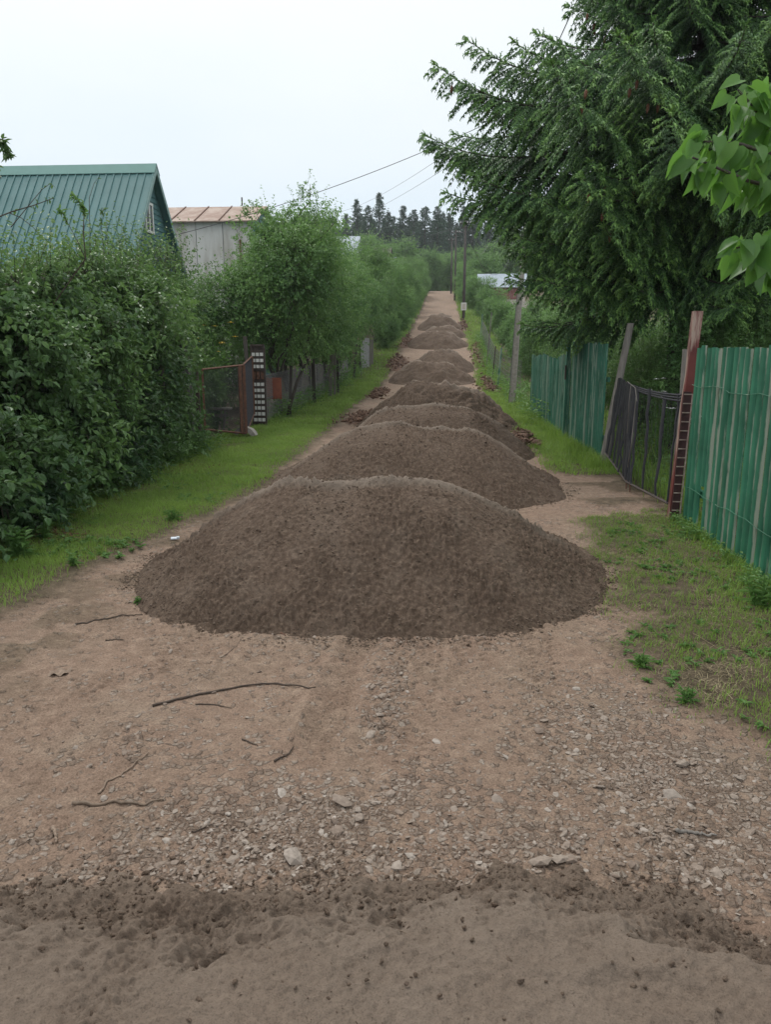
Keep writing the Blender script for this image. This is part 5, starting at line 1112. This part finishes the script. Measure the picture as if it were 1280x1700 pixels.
a = D(538, 392, 74); b = D(592, 392, 74); cottage('pale_roof_house', 'small house with a pale blue grey roof among the trees left of the pines', a[0], b[0], 72, 5, 4, a[2] - 2.1, a[2], BEIGE, GREYROOF, [(a[0] + 1.2, a[2] - 3.4, .8, 1)])
a = D(624, 418, 94); b = D(646, 418, 94); t = cottage('brown_gable_house', 'small brown timber house front peeping above the left trees', a[0], b[0], 93, 3, 6, a[2] - .2, a[2] + .5, m_simple('brown_boards', (.20, .13, .09), (.30, .21, .15), 6, .8, .1), DARKWOOD, [(a[0] + .8, a[2] - 1.0, .5, .6)])
a = D(643, 429, 90); b = D(656, 429, 90); t = wthing('white_shed', 'tiny white shed wall right of the brown timber house', 'shed', (a[0], 90, 7)); Geo().box(((a[0] + b[0]) / 2, 90.5, a[2] - 2), (b[0] - a[0], 1, 4)).build('wall', WHITE, t); Geo().box(((a[0] + b[0]) / 2, 90.5, a[2] + .05), (b[0] - a[0] + .3, 1.4, .08)).build('roof', GREYROOF, t)
# shed on the right hillside
y = 98; a = D(797, 480, y); b = D(872, 480, y); zr = D(820, 455, y + 1.6)[2]; ze_ = D(820, 476, y - .3)[2]; zb = float(H(6, y))
t = wthing('hillside_shed', 'low shed with light blue grey roof and red brown panels on the right hillside', 'shed', ((a[0] + b[0]) / 2, y, zb))
Geo().box(((a[0] + b[0]) / 2, y + 1.6, (zb + ze_) / 2 - .4), (b[0] - a[0], 3.2, ze_ - zb + .8)).build('wall', BEIGE, t)
g = Geo(); rib_roof(g, a[0] - .3, b[0] + .3, y - .4, ze_ - .1, y + 1.7, zr, .06, .35, .02); rib_roof(g, a[0] - .3, b[0] + .3, y + 3.6, ze_ - .1, y + 1.7, zr, .06, .35, .02); g.build('roof', GREYROOF, t)
for k in range(4): xx = D(808 + 13.5 * k, 480, y)[0]; Geo().box((xx + .42, y - .05, (ze_ + D(820, 498, y)[2]) / 2 - .02), (.95, .06, ze_ - D(820, 498, y)[2] - .12), 0, .5).build('front_panel', REDWALL, t)
Geo().box(((a[0] + b[0]) / 2 + .6, y - .3, D(820, 503, y)[2] - .6), (b[0] - a[0] + 3, .5, 1.4)).build('plinth', BEIGE, t)
c = D(792, 485, y - 1.2); t = wthing('white_tank', 'white box shaped tank beside the red fronted shed', 'tank', (c[0], y - 1.2, zb)); Geo().box((c[0], y - 1.2, c[2] - .3), (.9, .8, 1.6)).build('body', WHITE, t); Geo().box((c[0], y - 1.2, c[2] + .12), (.98, .88, .06)).build('lid', GREYROOF, t)
# pale building hidden behind the spruce
a = D(1168, 550, 27); b = D(1330, 550, 27); cottage('grey_house', 'pale grey house glimpsed between spruce branches above the near green fence', a[0], b[0], 27, 6, 0, D(1200, 548, 27)[2], D(1200, 525, 30)[2], BEIGE, GREYROOF, [(a[0] + 1.6, 1.7, 1.0, 1.0)])

# ------------------------------------------------------------------ litter on the lane
def stick(label, pts, r, name='stick', mt=None, lift=.6):
    P = np.array([G(*p) for p in pts], float); n = 24; s = np.linspace(0, len(P) - 1, n); k = np.minimum(s.astype(int), len(P) - 2); f = (s - k)[:, None]
    # smooth the control polygon
    Q = P[k] * (1 - f) + P[k + 1] * f
    for _ in range(3): Q[1:-1] = (Q[:-2] + Q[1:-1] * 2 + Q[2:]) / 4
    Q[:, :2] += rng.normal(0, r * .25, (n, 2)); Q[:, 2] = H(Q[:, 0], Q[:, 1], True) + r * lift + .002
    rr = np.linspace(r, r * .45, n) * rng.uniform(.85, 1.15, n)
    tag(Geo().tube(Q, rr, 6).build(name, mt or TWIG, smooth=True), label, 'stick', 'dry sticks lying on the dirt')
LT = m_simple('bleached_stick', (.14, .10, .075), (.28, .21, .155), 40, .85, .3)
stick('longest dark curved stick on the left half of the dirt lane', [(253, 1172), (330, 1154), (385, 1143), (450, 1135), (525, 1144)], .0085)
stick('short thin twig just below the longest curved stick', [(325, 1169), (355, 1170), (385, 1176)], .0045)
stick('straight thick stick lying level at lower left', [(122, 1338), (180, 1337), (230, 1336), (273, 1333)], .009, mt=m_simple('grey_stick', (.09, .065, .045), (.2, .15, .11), 40, .85, .3))
stick('pale bent twig above the straight thick stick', [(163, 1320), (180, 1300), (215, 1278), (247, 1248)], .006, mt=LT)
stick('long thin straight twig touching the left toe of the largest mound', [(125, 1038), (180, 1028), (237, 1019)], .007)
stick('stubby pale stick end at lower left', [(88, 1375), (92, 1388), (95, 1400)], .01, mt=LT)
stick('forked dark twig in the middle of the lane', [(455, 1266), (475, 1256), (488, 1240)], .006)
stick('small curled twig below the forked one', [(318, 1380), (340, 1375), (357, 1372)], .004)
stick('short dark twig between the tyre rut and the long stick', [(402, 1228), (415, 1234), (428, 1240)], .005)
stick('thin reddish straw below the largest mound', [(367, 1090), (388, 1078), (400, 1062)], .004, mt=LT)
stick('red brown chip at the front edge of the largest mound', [(443, 1046), (458, 1050), (474, 1057)], .008, mt=RUST)
stick('tiny dark twig at the upper left of the dirt', [(176, 1065), (190, 1064), (205, 1066)], .006)
stick('grey wood splinter in the right gravel patch', [(1122, 1383), (1150, 1385), (1188, 1387)], .010, mt=OLDWOOD)
stick('thin yellow straw on the right verge', [(1150, 1060), (1180, 1075), (1210, 1092)], .003, mt=L_DRY)
stick('thin stick lying beside the nearest gravel at the sand edge', [(330, 1485), (365, 1483), (400, 1480)], .005)
q = G(100, 1118); Xg, Yg = np.meshgrid(np.linspace(-.06, .06, 12), np.linspace(-.045, .045, 9)); V, Q = grid(Xg + q[0], Yg + q[1] + .2 * Xg, .012 + .012 * np.sin(Xg * 90) * np.cos(Yg * 70) + float(H(q[0], q[1], True)) + 0 * Xg); g = Geo().add(V, Q, .7)
o = g.build('crumpled_leaf', LT); tag(o, 'crumpled tan dead leaf on the dirt at left', 'leaf'); o.modifiers.new('thickness', 'SOLIDIFY').thickness = .002
q = G(291, 899); g = Geo().box((q[0], q[1], float(H(q[0], q[1])) + .02), (.09, .045, .012), .3, .5, rx=.2).box((q[0] + .03, q[1] + .01, float(H(q[0], q[1])) + .028), (.03, .05, .012), .5, .9); tag(g.build('litter', m_simple('blue_white_plastic', (.25, .34, .45), (.6, .65, .7), 30, .4, 0)), 'scrap of blue and white plastic at the grass edge left of the largest mound', 'litter')
for o in bpy.data.objects:
    if '_w' in o: del o['_w']

# ------------------------------------------------------------------ haze
hm = bpy.data.materials.new('thin_haze'); hm.use_nodes = True; hn = hm.node_tree.nodes; hl = hm.node_tree.links; hn.clear()
ho = hn.new('ShaderNodeOutputMaterial'); hv = hn.new('ShaderNodeVolumePrincipled'); hv.inputs['Density'].default_value = .0004; hv.inputs['Color'].default_value = (.90, .95, 1.0, 1); hv.inputs['Anisotropy'].default_value = .2
hl.new(hv.outputs[0], ho.inputs['Volume'])
hz = Geo().box((0, 140, 26), (360, 440, 66)).build('haze', hm); tag(hz, 'thin pale air that fades the far conifers', kind='stuff')
